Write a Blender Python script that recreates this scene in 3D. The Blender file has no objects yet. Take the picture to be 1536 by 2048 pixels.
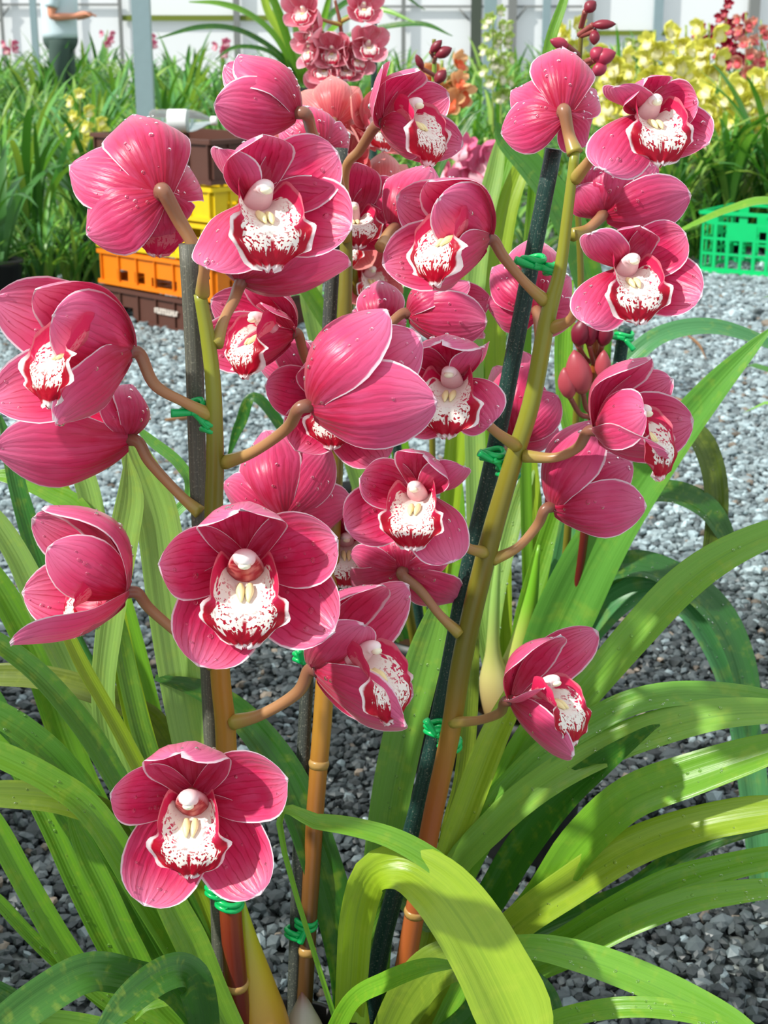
import bpy, math, random, itertools
import numpy as np
from mathutils import Vector, Matrix
SC = bpy.context.scene
COL = SC.collection
R_ = random.Random(7)
rng = np.random.default_rng(5)

# ---------------------------------------------------------------- camera, world, sun, exposure
CAMH, PITCH, FPX = 0.95, math.radians(17.3), 3000.0
cam_d = bpy.data.cameras.new('camera')
cam_d.sensor_fit = 'VERTICAL'; cam_d.sensor_height = 36.0; cam_d.lens = FPX * 36.0 / 2048
cam_d.clip_start = 0.05; cam_d.clip_end = 200
cam = bpy.data.objects.new('camera', cam_d); COL.objects.link(cam)
cam.location = (0, 0, CAMH); cam.rotation_euler = (math.pi/2 - PITCH, 0, 0)
SC.camera = cam
cam_d.dof.use_dof = True; cam_d.dof.focus_distance = 0.98
cam_d.dof.aperture_fstop = cam_d.lens / 1000 / 0.0022
w = bpy.data.worlds.new('greenhouse_daylight'); SC.world = w; w.use_nodes = True
bg = w.node_tree.nodes['Background']; bg.inputs[1].default_value = 0.95
# daylight through the translucent roof: brighter overhead than from the sides
_tc = w.node_tree.nodes.new('ShaderNodeTexCoord'); _sx = w.node_tree.nodes.new('ShaderNodeSeparateXYZ'); _rp = w.node_tree.nodes.new('ShaderNodeValToRGB')
w.node_tree.links.new(_tc.outputs['Generated'], _sx.inputs[0]); w.node_tree.links.new(_sx.outputs[2], _rp.inputs[0]); w.node_tree.links.new(_rp.outputs[0], bg.inputs[0])
_rp.color_ramp.elements[0].position = 0.0; _rp.color_ramp.elements[0].color = (.70, .78, .82, 1); _rp.color_ramp.elements[1].position = .8; _rp.color_ramp.elements[1].color = (1.0, 1.06, 1.10, 1)
sun_d = bpy.data.lights.new('sun', 'SUN'); sun_d.energy = 4.3; sun_d.angle = math.radians(1.5); sun_d.color = (1.0, 0.97, 0.90)
sun = bpy.data.objects.new('sun', sun_d); COL.objects.link(sun)
SUNV = Vector((-0.66, -0.34, 0.67)).normalized()
sun.location = (-6, -3, 4.5); sun.rotation_euler = SUNV.to_track_quat('Z', 'Y').to_euler()
SC.view_settings.view_transform = 'Standard'; SC.view_settings.look = 'None'
SC.view_settings.exposure = 0.15; SC.view_settings.gamma = 1.0; SC.view_settings.use_curve_mapping = False
SC.render.film_transparent = False
SC.cycles.max_bounces = 6; SC.cycles.diffuse_bounces = 3; SC.cycles.transmission_bounces = 5; SC.cycles.glossy_bounces = 2

RX = np.array([1.0, 0, 0]); FWD = np.array([0, math.cos(PITCH), -math.sin(PITCH)]); UPV = np.array([0, math.sin(PITCH), math.cos(PITCH)])
CAMP = np.array([0, 0, CAMH])
def ray(px, py): return FWD + RX*((px-768)/FPX) + UPV*((1024-py)/FPX)
def P(px, py, Y):
    d = ray(px, py); return CAMP + d*(Y/d[1])
def zdep(p): return float(np.dot(np.asarray(p)-CAMP, FWD))
def Pz(px, py, z): return CAMP + ray(px, py)*z
def pix(p):
    q = np.asarray(p)-CAMP; z = q@FWD
    return np.array([768+FPX*(q@RX)/z, 1024-FPX*(q@UPV)/z])
def nrm(v):
    v = np.asarray(v, float); return v/(np.linalg.norm(v)+1e-12)

# ---------------------------------------------------------------- object helpers
ORG = {}
def tag(o, label=None, cat=None, group=None, kind=None):
    if label: o['label'] = label
    if cat: o['category'] = cat
    if group: o['group'] = group
    if kind: o['kind'] = kind
    return o
def empty(name, loc, label=None, cat=None, group=None, rz=0):
    o = bpy.data.objects.new(name, None); COL.objects.link(o); o.location = tuple(float(a) for a in loc)
    o.rotation_euler = (0, 0, rz); o.empty_display_size = 0.05
    ORG[o.name] = np.asarray(loc, float); return tag(o, label, cat, group)
def mk(name, verts, faces, mats, parent=None, uv=None, colr=None, smooth=True, origin=None, mi=None, ocol=None):
    """One mesh object from world-space verts (parent roots are never rotated while building)."""
    verts = np.asarray(verts, float)
    me = bpy.data.meshes.new(name)
    org = verts.mean(0) if origin is None else np.asarray(origin, float)
    me.from_pydata((verts-org).tolist(), [], [tuple(f) for f in faces])
    if not isinstance(mats, (list, tuple)): mats = [mats]
    for m in mats: me.materials.append(m)
    n = len(me.loops)
    if uv is not None or colr is not None:
        li = np.empty(n, dtype=np.int32); me.loops.foreach_get('vertex_index', li)
    if uv is not None:
        lay = me.uv_layers.new(name='UVMap'); lay.data.foreach_set('uv', np.asarray(uv, np.float32)[li].ravel())
    if colr is not None:
        ca = me.color_attributes.new('Col', 'FLOAT_COLOR', 'POINT')
        c4 = np.ones((len(verts), 4), np.float32); c4[:, :3] = colr; ca.data.foreach_set('color', c4.ravel())
    if smooth: me.polygons.foreach_set('use_smooth', np.ones(len(me.polygons), dtype=bool))
    if mi is not None: me.polygons.foreach_set('material_index', np.asarray(mi, np.int32))
    me.update()
    o = bpy.data.objects.new(name, me); COL.objects.link(o)
    ORG[o.name] = org
    if parent is not None:
        o.parent = parent; o.location = tuple(org-ORG[parent.name])
    else: o.location = tuple(org)
    if ocol is not None: o.color = (*ocol[:3], 1)
    return o
class MB:
    def __init__(s): s.v = []; s.f = []; s.uv = []; s.c = []; s.mi = []
    def add(s, v, f, uv=None, c=None, mi=0):
        o = len(s.v); s.v.extend(np.asarray(v, float).tolist()); s.f.extend([tuple(int(i)+o for i in q) for q in f]); s.mi.extend([mi]*len(f))
        n = len(v)
        s.uv.extend(np.asarray(uv).tolist() if uv is not None else [[0, 0]]*n)
        cc = np.ones((n, 3)) if c is None else np.broadcast_to(np.asarray(c, float), (n, 3))
        s.c.extend(cc.tolist()); return s
    def box(s, c, d, rot=None, col=None, mi=0):
        v = np.array(list(itertools.product((-.5, .5), repeat=3)))*np.asarray(d)
        if rot is not None: v = v@np.asarray(rot).T
        return s.add(v+np.asarray(c), [(0, 1, 3, 2), (4, 6, 7, 5), (0, 4, 5, 1), (2, 3, 7, 6), (0, 2, 6, 4), (1, 5, 7, 3)], c=col, mi=mi)
    def tube(s, pts, rad, sides=10, col=None, mi=0, caps=True, sub=0, flat=1.0):
        v, f, uv, c = tube_geo(pts, rad, sides, col, caps, sub, flat); return s.add(v, f, uv, c, mi)
    def build(s, name, mats, parent=None, **k):
        return mk(name, s.v, s.f, mats, parent, uv=s.uv, colr=s.c, mi=s.mi, **k)
def cr(pts, n):
    """Catmull-Rom through rows of pts, n samples evenly spread."""
    p = np.asarray(pts, float)
    if len(p) == 2: return p[0]+(p[1]-p[0])*np.linspace(0, 1, n)[:, None]
    q = np.vstack([2*p[0]-p[1], p, 2*p[-1]-p[-2]])
    t = np.linspace(0, len(p)-1-1e-9, n); i = t.astype(int); u = (t-i)[:, None]
    a, b, c, d = q[i], q[i+1], q[i+2], q[i+3]
    return 0.5*(2*b+(c-a)*u+(2*a-5*b+4*c-d)*u*u+(3*b-a-3*c+d)*u**3)
def tube_geo(pts, rad, sides=10, col=None, caps=True, sub=0, flat=1.0):
    pts = np.asarray(pts, float); n = len(pts)
    rad = np.broadcast_to(np.asarray(rad, float), (n,))
    cc = np.broadcast_to(np.asarray((1, 1, 1) if col is None else col, float), (n, 3))
    if sub:
        m = cr(np.hstack([pts, rad[:, None], cc]), sub); pts, rad, cc = m[:, :3], m[:, 3], np.clip(m[:, 4:], 0, 1); n = sub
    t = np.gradient(pts, axis=0); t /= np.linalg.norm(t, axis=1)[:, None]+1e-12
    ref = np.array([0, -1, 0.2]) if abs(t[0] @ nrm([0, -1, .2])) < .9 else np.array([1.0, 0, 0])
    a = nrm(np.cross(t[0], ref)); V = []; 
    th = np.linspace(0, 2*np.pi, sides, endpoint=False)
    for i in range(n):
        a = nrm(a-t[i]*(a@t[i])); b = np.cross(t[i], a)
        V.append(pts[i]+rad[i]*(np.cos(th)[:, None]*a+np.sin(th)[:, None]*b*flat))
    v = np.vstack(V); c = np.repeat(cc, sides, 0)
    uv = np.stack([np.repeat(np.linspace(0, 1, n), sides), np.tile(np.arange(sides)/sides, n)], 1)
    f = [(i*sides+j, i*sides+(j+1) % sides, (i+1)*sides+(j+1) % sides, (i+1)*sides+j) for i in range(n-1) for j in range(sides)]
    if caps: f += [tuple(range(sides-1, -1, -1)), tuple((n-1)*sides+j for j in range(sides))]
    return v, f, uv, c
def grid_faces(nu, nv): return [(i*nv+j, i*nv+j+1, (i+1)*nv+j+1, (i+1)*nv+j) for i in range(nu-1) for j in range(nv-1)]
def lathe(prof, c, sides=24, axis=None):
    prof = np.asarray(prof, float); n = len(prof); th = np.linspace(0, 2*np.pi, sides, endpoint=False)
    v = np.vstack([np.stack([r*np.cos(th), r*np.sin(th), np.full(sides, z)], 1) for r, z in prof])
    if axis is not None:
        q = Vector((0, 0, 1)).rotation_difference(Vector(axis)).to_matrix(); v = v@np.array(q).T
    f = [(i*sides+j, i*sides+(j+1) % sides, (i+1)*sides+(j+1) % sides, (i+1)*sides+j) for i in range(n-1) for j in range(sides)]
    return v+np.asarray(c), f
def copy_tree(o, loc=None, rz=0, sc=1.0):
    c = o.copy(); COL.objects.link(c)
    if loc is not None: c.location = loc; c.rotation_euler = (0, 0, rz); c.scale = (sc, sc, sc)
    for ch in o.children:
        d = ch.copy(); COL.objects.link(d); d.parent = c
        for g in ch.children:
            e = g.copy(); COL.objects.link(e); e.parent = d
    return c

# ---------------------------------------------------------------- materials
def srgb(r, g, b): return tuple(((x/255)/12.92 if x/255 < .04045 else ((x/255+.055)/1.055)**2.4) for x in (r, g, b))
class NT:
    def __init__(s, name):
        s.m = bpy.data.materials.new(name); s.m.use_nodes = True; s.t = s.m.node_tree; s.n = s.t.nodes; s.l = s.t.links
        s.b = s.n['Principled BSDF']; s.out = s.n['Material Output']
    def node(s, ty, **kw):
        n = s.n.new(ty)
        for k, v in kw.items(): setattr(n, k, v)
        return n
    def plug(s, inp, val):
        if hasattr(val, 'is_output') or isinstance(val, bpy.types.NodeSocket): s.l.new(val, inp)
        else:
            if isinstance(val, (tuple, list)) and len(val) == 3 and inp.type == 'RGBA': val = (*val, 1)
            inp.default_value = val
    def math(s, op, a, b=0.0, c=None, clamp=False):
        n = s.node('ShaderNodeMath', operation=op, use_clamp=clamp); s.plug(n.inputs[0], a); s.plug(n.inputs[1], b)
        if c is not None: s.plug(n.inputs[2], c)
        return n.outputs[0]
    def smooth(s, x, lo, hi):
        n = s.node('ShaderNodeMapRange', interpolation_type='SMOOTHSTEP'); s.plug(n.inputs[0], x); s.plug(n.inputs[1], lo); s.plug(n.inputs[2], hi)
        return n.outputs[0]
    def mix(s, f, a, b, blend='MIX'):
        n = s.node('ShaderNodeMix', data_type='RGBA', blend_type=blend); s.plug(n.inputs[0], f); s.plug(n.inputs[6], a); s.plug(n.inputs[7], b)
        return n.outputs[2]
    def noise(s, vec, scale, detail=2.0, rough=.5, dist=0.0):
        n = s.node('ShaderNodeTexNoise'); s.plug(n.inputs['Vector'], vec); n.inputs['Scale'].default_value = scale
        n.inputs['Detail'].default_value = detail; n.inputs['Roughness'].default_value = rough; n.inputs['Distortion'].default_value = dist
        return n.outputs['Fac']
    def uv(s):
        n = s.node('ShaderNodeUVMap'); x = s.node('ShaderNodeSeparateXYZ'); s.l.new(n.outputs[0], x.inputs[0]); return n.outputs[0], x.outputs[0], x.outputs[1]
    def vec(s, x, y, z):
        n = s.node('ShaderNodeCombineXYZ'); s.plug(n.inputs[0], x); s.plug(n.inputs[1], y); s.plug(n.inputs[2], z); return n.outputs[0]
    def obj(s):
        n = s.node('ShaderNodeTexCoord'); return n.outputs['Object']
    def attr(s):
        n = s.node('ShaderNodeVertexColor'); n.layer_name = 'Col'; return n.outputs[0]
    def rand(s):
        n = s.node('ShaderNodeObjectInfo'); return n.outputs['Random'], n.outputs['Color']
    def bump(s, h, strength=.3, dist=.001):
        n = s.node('ShaderNodeBump'); n.inputs['Strength'].default_value = strength; n.inputs['Distance'].default_value = dist
        s.plug(n.inputs['Height'], h); s.l.new(n.outputs[0], s.b.inputs['Normal']); return n.outputs[0]
    def set(s, color=None, rough=.5, spec=.5, **k):
        if color is not None: s.plug(s.b.inputs['Base Color'], color)
        s.plug(s.b.inputs['Roughness'], rough); s.b.inputs['Specular IOR Level'].default_value = spec
        for kk, v in k.items(): s.plug(s.b.inputs[kk.replace('_', ' ')], v)
        return s
    def translucent(s, color, f, normal=None):
        t = s.node('ShaderNodeBsdfTranslucent'); s.plug(t.inputs[0], color)
        if normal is not None: s.l.new(normal, t.inputs[1])
        x = s.node('ShaderNodeMixShader'); x.inputs[0].default_value = f
        s.l.new(s.b.outputs[0], x.inputs[1]); s.l.new(t.outputs[0], x.inputs[2]); s.l.new(x.outputs[0], s.out.inputs[0]); return s

def m_petal(name, base, deep, pale, rim, rimw=.07):
    s = NT(name); uv, u, v = s.uv(); rnd, oc = s.rand()
    c = s.math('ABSOLUTE', s.math('MULTIPLY_ADD', v, 2.0, -1.0))
    e = s.math('MINIMUM', s.math('SUBTRACT', 1.0, c), s.math('MULTIPLY', s.math('SUBTRACT', 1.0, u), 2.2))
    off = s.math('MULTIPLY', rnd, 30.0)
    nz = s.noise(s.vec(s.math('ADD', s.math('MULTIPLY', u, 2.0), off), s.math('MULTIPLY', v, 3.0), off), 2.2, 3)
    n2 = s.noise(s.vec(s.math('ADD', s.math('MULTIPLY', u, 4.0), off), s.math('MULTIPLY', v, 30.0), off), 1.5, 2)
    # branching veins that run lengthwise
    vv = s.math('MULTIPLY_ADD', s.math('SUBTRACT', nz, .5), .10, v)
    sn = s.math('SINE', s.math('MULTIPLY', vv, 2*math.pi*11))
    vein = s.math('MULTIPLY', s.smooth(sn, .62, 1.0), s.smooth(e, .02, .25))
    vein = s.math('MULTIPLY', vein, s.smooth(n2, .28, .6))
    base_c = s.mix(s.smooth(u, -.05, .62), deep, base)
    base_c = s.mix(s.math('MULTIPLY', s.smooth(nz, .35, .75), .30), base_c, pale)
    base_c = s.mix(s.math('MULTIPLY', s.smooth(u, .62, 1.02), .60), base_c, s.mix(.25, pale, rim))
    base_c = s.mix(s.math('MULTIPLY', s.math('SUBTRACT', 1.0, s.smooth(e, .0, .45)), s.math('MULTIPLY_ADD', u, .45, .05)), base_c, pale)
    base_c = s.mix(s.math('MULTIPLY', vein, .62), base_c, deep)
    geo = s.node('ShaderNodeNewGeometry')   # the outer face of a tepal is paler and more mauve
    base_c = s.mix(s.math('MULTIPLY', geo.outputs['Backfacing'], s.smooth(u, .1, .9)), base_c, s.mix(.42, base_c, pale))
    rw = s.math('MULTIPLY_ADD', s.smooth(u, .1, .9), rimw*1.0, rimw*.35)
    e2 = s.math('ADD', e, s.math('MULTIPLY', s.math('SUBTRACT', n2, .5), .05))
    f = s.math('SUBTRACT', 1.0, s.smooth(s.math('DIVIDE', e2, rw), .55, 1.15))
    col = s.mix(s.math('MULTIPLY', f, .92), base_c, rim)
    s.set(col, .36, .38, Sheen_Weight=.20, Sheen_Roughness=.45)
    nb = s.bump(s.math('ADD', s.math('MULTIPLY', sn, .35), s.math('MULTIPLY', n2, .8)), .25, .0012)
    return s.translucent(s.mix(.35, col, base), .22, nb).m
PINK = m_petal('petal_pink', srgb(218, 38, 94), srgb(174, 2, 48), srgb(227, 106, 158), srgb(246, 228, 238), .047)
CORAL = m_petal('petal_coral', srgb(228, 104, 112), srgb(206, 58, 78), srgb(238, 156, 146), srgb(242, 190, 170), .03)
ROSE = m_petal('petal_rose', srgb(242, 128, 150), srgb(230, 84, 114), srgb(248, 184, 196), srgb(252, 214, 222), .06)

def m_lip(name, crim, blush):
    s = NT(name); uv, u, v = s.uv(); rnd, oc = s.rand(); off = s.math('MULTIPLY', rnd, 40.0)
    c = s.math('ABSOLUTE', s.math('MULTIPLY_ADD', v, 2.0, -1.0))
    e = s.math('MINIMUM', s.math('SUBTRACT', 1.0, c), s.math('MULTIPLY', s.math('SUBTRACT', 1.0, u), 1.9))
    p = s.vec(s.math('ADD', s.math('MULTIPLY', u, 1.6), off), s.math('MULTIPLY', v, 1.5), off)
    nz = s.noise(p, 7.0, 1.2, .5); sp = s.noise(p, 19.0, 1, .5); st = s.noise(s.vec(s.math('ADD', u, off), s.math('MULTIPLY', v, 9.0), off), 3.5, 2)
    mid = s.smooth(u, .50, .62)
    jag = s.math('ADD', s.math('MULTIPLY', s.math('SUBTRACT', nz, .5), .34), s.math('MULTIPLY', s.math('SUBTRACT', st, .5), .42))
    bw = s.math('MULTIPLY_ADD', mid, .09, .29)
    band = s.math('SUBTRACT', 1.0, s.smooth(s.math('SUBTRACT', s.math('ADD', e, jag), bw), -.03, .03))
    spots = s.math('MULTIPLY', s.smooth(sp, .565, .60), s.math('SUBTRACT', 1.0, s.smooth(e, .55, .90)))
    spots = s.math('MULTIPLY', spots, s.smooth(u, .15, .35))
    streak = s.math('MULTIPLY', s.math('SUBTRACT', 1.0, s.smooth(c, .02, .06)), s.math('MULTIPLY', s.smooth(u, .66, .72), s.math('SUBTRACT', 1.0, s.smooth(u, .88, .93))))
    white = s.mix(s.smooth(u, .0, .3), srgb(244, 214, 206), srgb(252, 248, 238))
    red = s.mix(s.math('MULTIPLY', s.math('SUBTRACT', 1.0, mid), .8), crim, blush)
    col = s.mix(s.math('MAXIMUM', s.math('MAXIMUM', band, spots), streak), white, red)
    rim = s.math('MULTIPLY', s.math('SUBTRACT', 1.0, s.smooth(s.math('ADD', e, s.math('MULTIPLY', s.math('SUBTRACT', nz, .5), .12)), s.math('MULTIPLY_ADD', mid, .03, .04), s.math('MULTIPLY_ADD', mid, .05, .08))), s.math('MULTIPLY_ADD', mid, .85, .15))
    col = s.mix(rim, col, srgb(252, 238, 238))
    # the outside of the side lobes is blush pink all over
    geo = s.node('ShaderNodeNewGeometry')
    col = s.mix(s.math('MULTIPLY', geo.outputs['Backfacing'], .85), col, blush)
    s.set(col, .45, .3); nb = s.bump(s.math('ADD', sp, nz), .2, .001)
    return s.translucent(col, .2, nb).m
LIP = m_lip('lip_white_crimson', srgb(176, 4, 40), srgb(214, 40, 92))
LIP_R = m_lip('lip_white_rose', srgb(210, 52, 86), srgb(236, 150, 172))
LIP_C = m_lip('lip_cream_scarlet', srgb(205, 20, 40), srgb(228, 110, 130))
def m_vcol(name, rough=.45, spec=.4, bumps=0, bscale=300, sss=0):
    s = NT(name); s.set(s.attr(), rough, spec)
    if bumps: s.bump(s.noise(s.obj(), bscale, 3), bumps, .001)
    return s.m
VCOL = m_vcol('flower_flesh', .38, .4); STEM = m_vcol('stem_skin', .33, .5, .12, 160); PLAIN = m_vcol('matte_colour', .6, .3)
def m_leaf():
    s = NT('leaf_green'); uv, u, v = s.uv(); rnd, oc = s.rand(); off = s.math('MULTIPLY', rnd, 50.0)
    fine = s.noise(s.vec(s.math('ADD', s.math('MULTIPLY', u, 1.5), off), s.math('MULTIPLY', v, 42.0), off), 1.0, 3)
    blot = s.noise(s.vec(s.math('ADD', s.math('MULTIPLY', u, 5.0), off), s.math('MULTIPLY', v, 1.4), off), 1.6, 3)
    ys = s.noise(s.vec(s.math('ADD', s.math('MULTIPLY', u, 2.0), off), s.math('MULTIPLY', v, 1.2), off), 2.0, 2)
    col = s.mix(s.math('MULTIPLY', s.smooth(fine, .35, .7), .40), oc, s.mix(1.0, oc, (.62, .72, .55), 'MULTIPLY'))
    col = s.mix(s.math('MULTIPLY', s.smooth(blot, .5, .75), .35), col, s.mix(.6, oc, srgb(178, 190, 60)))
    mid = s.math('SUBTRACT', 1.0, s.smooth(s.math('ABSOLUTE', s.math('SUBTRACT', v, .5)), .008, .035))
    col = s.mix(s.math('MULTIPLY', mid, .35), col, s.mix(1.0, oc, (.5, .62, .45), 'MULTIPLY'))
    lines = s.math('SINE', s.math('MULTIPLY', v, 2*math.pi*7))
    s.set(col, s.math('MULTIPLY_ADD', ys, .25, .20), .5)
    nb = s.bump(s.math('ADD', s.math('MULTIPLY', lines, .35), fine), .22, .0012)
    return s.translucent(s.mix(.5, col, s.mix(1.0, col, (1.35, 1.45, .55), 'MULTIPLY')), .18, nb).m
LEAF = m_leaf()
def m_bgleaf():
    s = NT('leaf_green_bed'); rnd, oc = s.rand()
    s.set(s.mix(s.math('MULTIPLY', rnd, .35), s.attr(), s.mix(1.0, s.attr(), (1.5, 1.25, .6), 'MULTIPLY')), .35, .5)
    return s.translucent(s.mix(1.0, s.attr(), (1.4, 1.3, .5), 'MULTIPLY'), .25).m
BGLEAF = m_bgleaf()
def m_stake(name, c1, c2, rough=.55):
    s = NT(name); uv, u, v = s.uv(); o = s.obj()
    n = s.noise(s.vec(s.math('MULTIPLY', u, 1.5), s.math('MULTIPLY', v, 30.0), 0.0), 1.6, 4)
    n2 = s.noise(o, 700, 2)
    col = s.mix(s.smooth(n, .3, .75), c1, c2); col = s.mix(s.math('MULTIPLY', s.smooth(n2, .55, .8), .35), col, srgb(190, 190, 170))
    s.set(col, rough, .4); s.bump(n, .3, .0008); return s.m
STAKE_GREY = m_stake('weathered_grey_wood', srgb(78, 80, 72), srgb(108, 108, 94)); STAKE_GREEN = m_stake('dark_green_wood', srgb(20, 50, 47), srgb(38, 76, 66), .42)
STAKE_DARK = m_stake('dark_grey_wood', srgb(46, 52, 50), srgb(76, 80, 72))
def m_simple(name, c, rough=.5, spec=.4, n=0, **k):
    s = NT(name)
    if n:
        q = s.noise(s.obj(), n, 3); c = s.mix(s.math('MULTIPLY', q, .35), c, s.mix(1.0, c, (.6, .6, .6), 'MULTIPLY'))
    s.set(c, rough, spec, **k); return s.m
TIE = m_simple('green_plastic_tie', srgb(10, 178, 92), .28, .5)
BLACKP = m_simple('black_plastic', srgb(26, 28, 28), .45, .4, 40)
SOIL = m_simple('bark_mix', srgb(58, 40, 26), .9, .1, 120)
WATER = m_simple('water', (1, 1, 1), .02, .5, Transmission_Weight=1.0, IOR=1.33)
def m_stones():
    s = NT('gravel_stone'); n = s.noise(s.obj(), 160, 3); c = s.attr()
    s.set(s.mix(s.math('MULTIPLY', n, .7), c, s.mix(1.0, c, (.55, .58, .6), 'MULTIPLY')), s.math('MULTIPLY_ADD', n, .4, .28), .5); return s.m
STONES = m_stones()
def m_ground():
    s = NT('gravel_ground'); o = s.obj(); v = s.node('ShaderNodeTexVoronoi'); s.l.new(o, v.inputs['Vector']); v.inputs['Scale'].default_value = 55
    b = s.node('ShaderNodeSeparateXYZ'); s.l.new(v.outputs['Color'], b.inputs[0])
    col = s.mix(b.outputs[0], srgb(66, 76, 78), srgb(176, 184, 180)); col = s.mix(s.smooth(v.outputs['Distance'], .3, .8), col, srgb(30, 36, 36))
    s.set(col, .6, .4); s.bump(s.math('SUBTRACT', 1.0, v.outputs['Distance']), .8, .01); return s.m
GROUND = m_ground()
# ================================================================ THE SETTING
mk('floor', [(-14, .2, -.004), (16, .2, -.004), (16, 31, -.004), (-14, 31, -.004)], [(0, 1, 2, 3)], GROUND, smooth=False)['kind'] = 'structure'
# crushed-stone gravel: real stones where the path is near
ico = []
ph = (1+5**.5)/2
for a in (-1, 1):
    for b in (-ph, ph): ico += [(0, a, b), (a, b, 0), (b, 0, a)]
ico = np.array(ico)/np.linalg.norm((1, ph))
from mathutils.geometry import delaunay_2d_cdt
import bmesh
def hull_faces(v):
    bm = bmesh.new(); vs = [bm.verts.new(p) for p in v]
    for i, x in enumerate(vs): x.index = i
    bmesh.ops.convex_hull(bm, input=vs); bm.normal_update(); f = [tuple(x.index for x in q.verts) for q in bm.faces]; bm.free(); return f
IF = np.array(hull_faces(ico))
def gravel():
    px = []; Y = 1.12
    while Y < 7.2:
        step = .0135+.0018*max(0, Y-2)*1.3
        half = (Y*1.06)*.30+.12
        n = int(2*half/step); xs = (np.arange(n)-n/2)*step
        q = np.stack([xs+rng.normal(0, step*.28, n), Y+rng.normal(0, step*.28, n), np.full(n, step)], 1); px.append(q); Y += step*.8
    q = np.vstack(px); n = len(q)
    rad = q[:, 2]*rng.uniform(.46, .78, n)*np.where(rng.random(n) < .05, 1.45, 1.0)
    V = np.broadcast_to(ico, (n, 12, 3))*rng.uniform(.72, 1.22, (n, 12, 1))
    V = V*(np.stack([rng.uniform(.8, 1.3, n), rng.uniform(.6, 1.0, n), rng.uniform(.5, .8, n)], 1)*rad[:, None])[:, None, :]
    a = rng.uniform(0, 2*np.pi, n); b = rng.normal(0, .45, n); ca, sa, cb, sb = np.cos(a), np.sin(a), np.cos(b), np.sin(b)
    x, y, z = V[..., 0], V[..., 1], V[..., 2]
    y, z = y*cb[:, None]-z*sb[:, None], y*sb[:, None]+z*cb[:, None]
    x, y = x*ca[:, None]-y*sa[:, None], x*sa[:, None]+y*ca[:, None]
    V = np.stack([x, y, z], -1); V[..., 0] += q[:, None, 0]; V[..., 1] += q[:, None, 1]
    V[..., 2] += (rad*rng.uniform(.2, .8, n))[:, None]
    F = (IF[None]+12*np.arange(n)[:, None, None]).reshape(-1, 3)
    t = rng.random(n)
    base = np.clip(rng.normal(.30, .10, n), .10, .6); base = np.where(t < .16, rng.uniform(.45, .70, n), base)
    # shade over the near ground is painted in: darker stone inside an irregular patch
    edge = 2.75+.22*np.sin(q[:, 0]*3.1+1)+.12*np.sin(q[:, 0]*9+q[:, 1]*4)+rng.normal(0, .10, n); near_shade = np.clip((edge-q[:, 1])/.35, 0, 1)
    base = base*(1-near_shade*np.where(rng.random(n) < .07, .2, .80))
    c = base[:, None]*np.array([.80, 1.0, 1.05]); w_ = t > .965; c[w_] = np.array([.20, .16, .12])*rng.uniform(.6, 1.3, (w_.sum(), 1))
    me = bpy.data.meshes.new('gravel'); me.vertices.add(n*12); me.vertices.foreach_set('co', V.reshape(-1).astype(np.float32))
    me.loops.add(F.size); me.loops.foreach_set('vertex_index', F.reshape(-1).astype(np.int32))
    me.polygons.add(len(F)); me.polygons.foreach_set('loop_start', np.arange(0, F.size, 3, dtype=np.int32))
    me.materials.append(STONES); me.update(calc_edges=True); me.validate(); me.shade_flat()
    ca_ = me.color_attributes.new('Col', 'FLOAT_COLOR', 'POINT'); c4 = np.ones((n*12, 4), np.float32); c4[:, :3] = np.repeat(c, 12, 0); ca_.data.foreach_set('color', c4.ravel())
    o = bpy.data.objects.new('gravel', me); COL.objects.link(o)
    tag(o, 'loose grey crushed stone gravel covering the greenhouse path', 'gravel', kind='stuff'); return n
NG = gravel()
# pale film greenhouse wall far behind
_s = NT('white_greenhouse_film'); _s.set(srgb(248, 250, 251), .6, .3); WALLP = _s.translucent(srgb(250, 252, 253), .25).m
OLIVE = m_simple('olive_painted_rail', srgb(112, 126, 44), .6, .3); GALV = m_simple('galvanised_steel', srgb(150, 172, 178), .4, .5, 25, Metallic=.15)
GREYR = m_simple('grey_steel_rail', srgb(128, 130, 128), .5, .4); DKPOST = m_simple('dark_olive_post', srgb(74, 82, 72), .6, .3)
WY = 27.0
o = mk('wall_back', [(-14, WY+.05, 0), (16, WY+.05, 0), (16, WY+.05, 3.5), (-14, WY+.05, 3.5)], [(0, 1, 2, 3)], WALLP, smooth=False); o['kind'] = 'structure'
def rail(x0, x1, py, t, mat, n):
    a, c = P(x0, py, WY-.02), P(x1, py, WY-.02); b = MB().box((a+c)/2, (c[0]-a[0], .05, t)); o = b.build('trim_%d' % n, mat, smooth=False); o['kind'] = 'structure'
rail(-60, 240, 9, .035, GREYR, 1); rail(242, 640, 36, .09, OLIVE, 2); rail(760, 975, 13, .035, GREYR, 3); rail(1010, 1165, 13, .035, GREYR, 4); rail(1190, 1345, 66, .085, OLIVE, 5)
def brace(p, q, n):
    b = MB().tube([P(*p, WY-.05), P(*q, WY-.05)], .018, 8); o = b.build('trim_%d' % n, GREYR, smooth=True); o['kind'] = 'structure'
brace((18, 14), (-2, 42), 6); brace((153, 12), (142, 34), 7); brace((808, 17), (790, 40), 8); brace((918, 17), (938, 40), 9); brace((1052, 15), (1030, 42), 10)
def wpost(px, wpx, mat, n, Y=WY-.06, h=3.5):
    x = P(px, 60, Y)[0]; t = wpx*Y*.985/FPX; o = MB().box((x, Y, h/2), (t, t*.8, h)).build('trim_%d' % n, mat, smooth=False); o['kind'] = 'structure'
wpost(5, 6, GREYR, 11); wpost(145, 6, GREYR, 12); wpost(242, 7, GREYR, 13); wpost(474, 12, GREYR, 14); wpost(807, 8, GREYR, 15); wpost(952, 20, DKPOST, 16)
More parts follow.
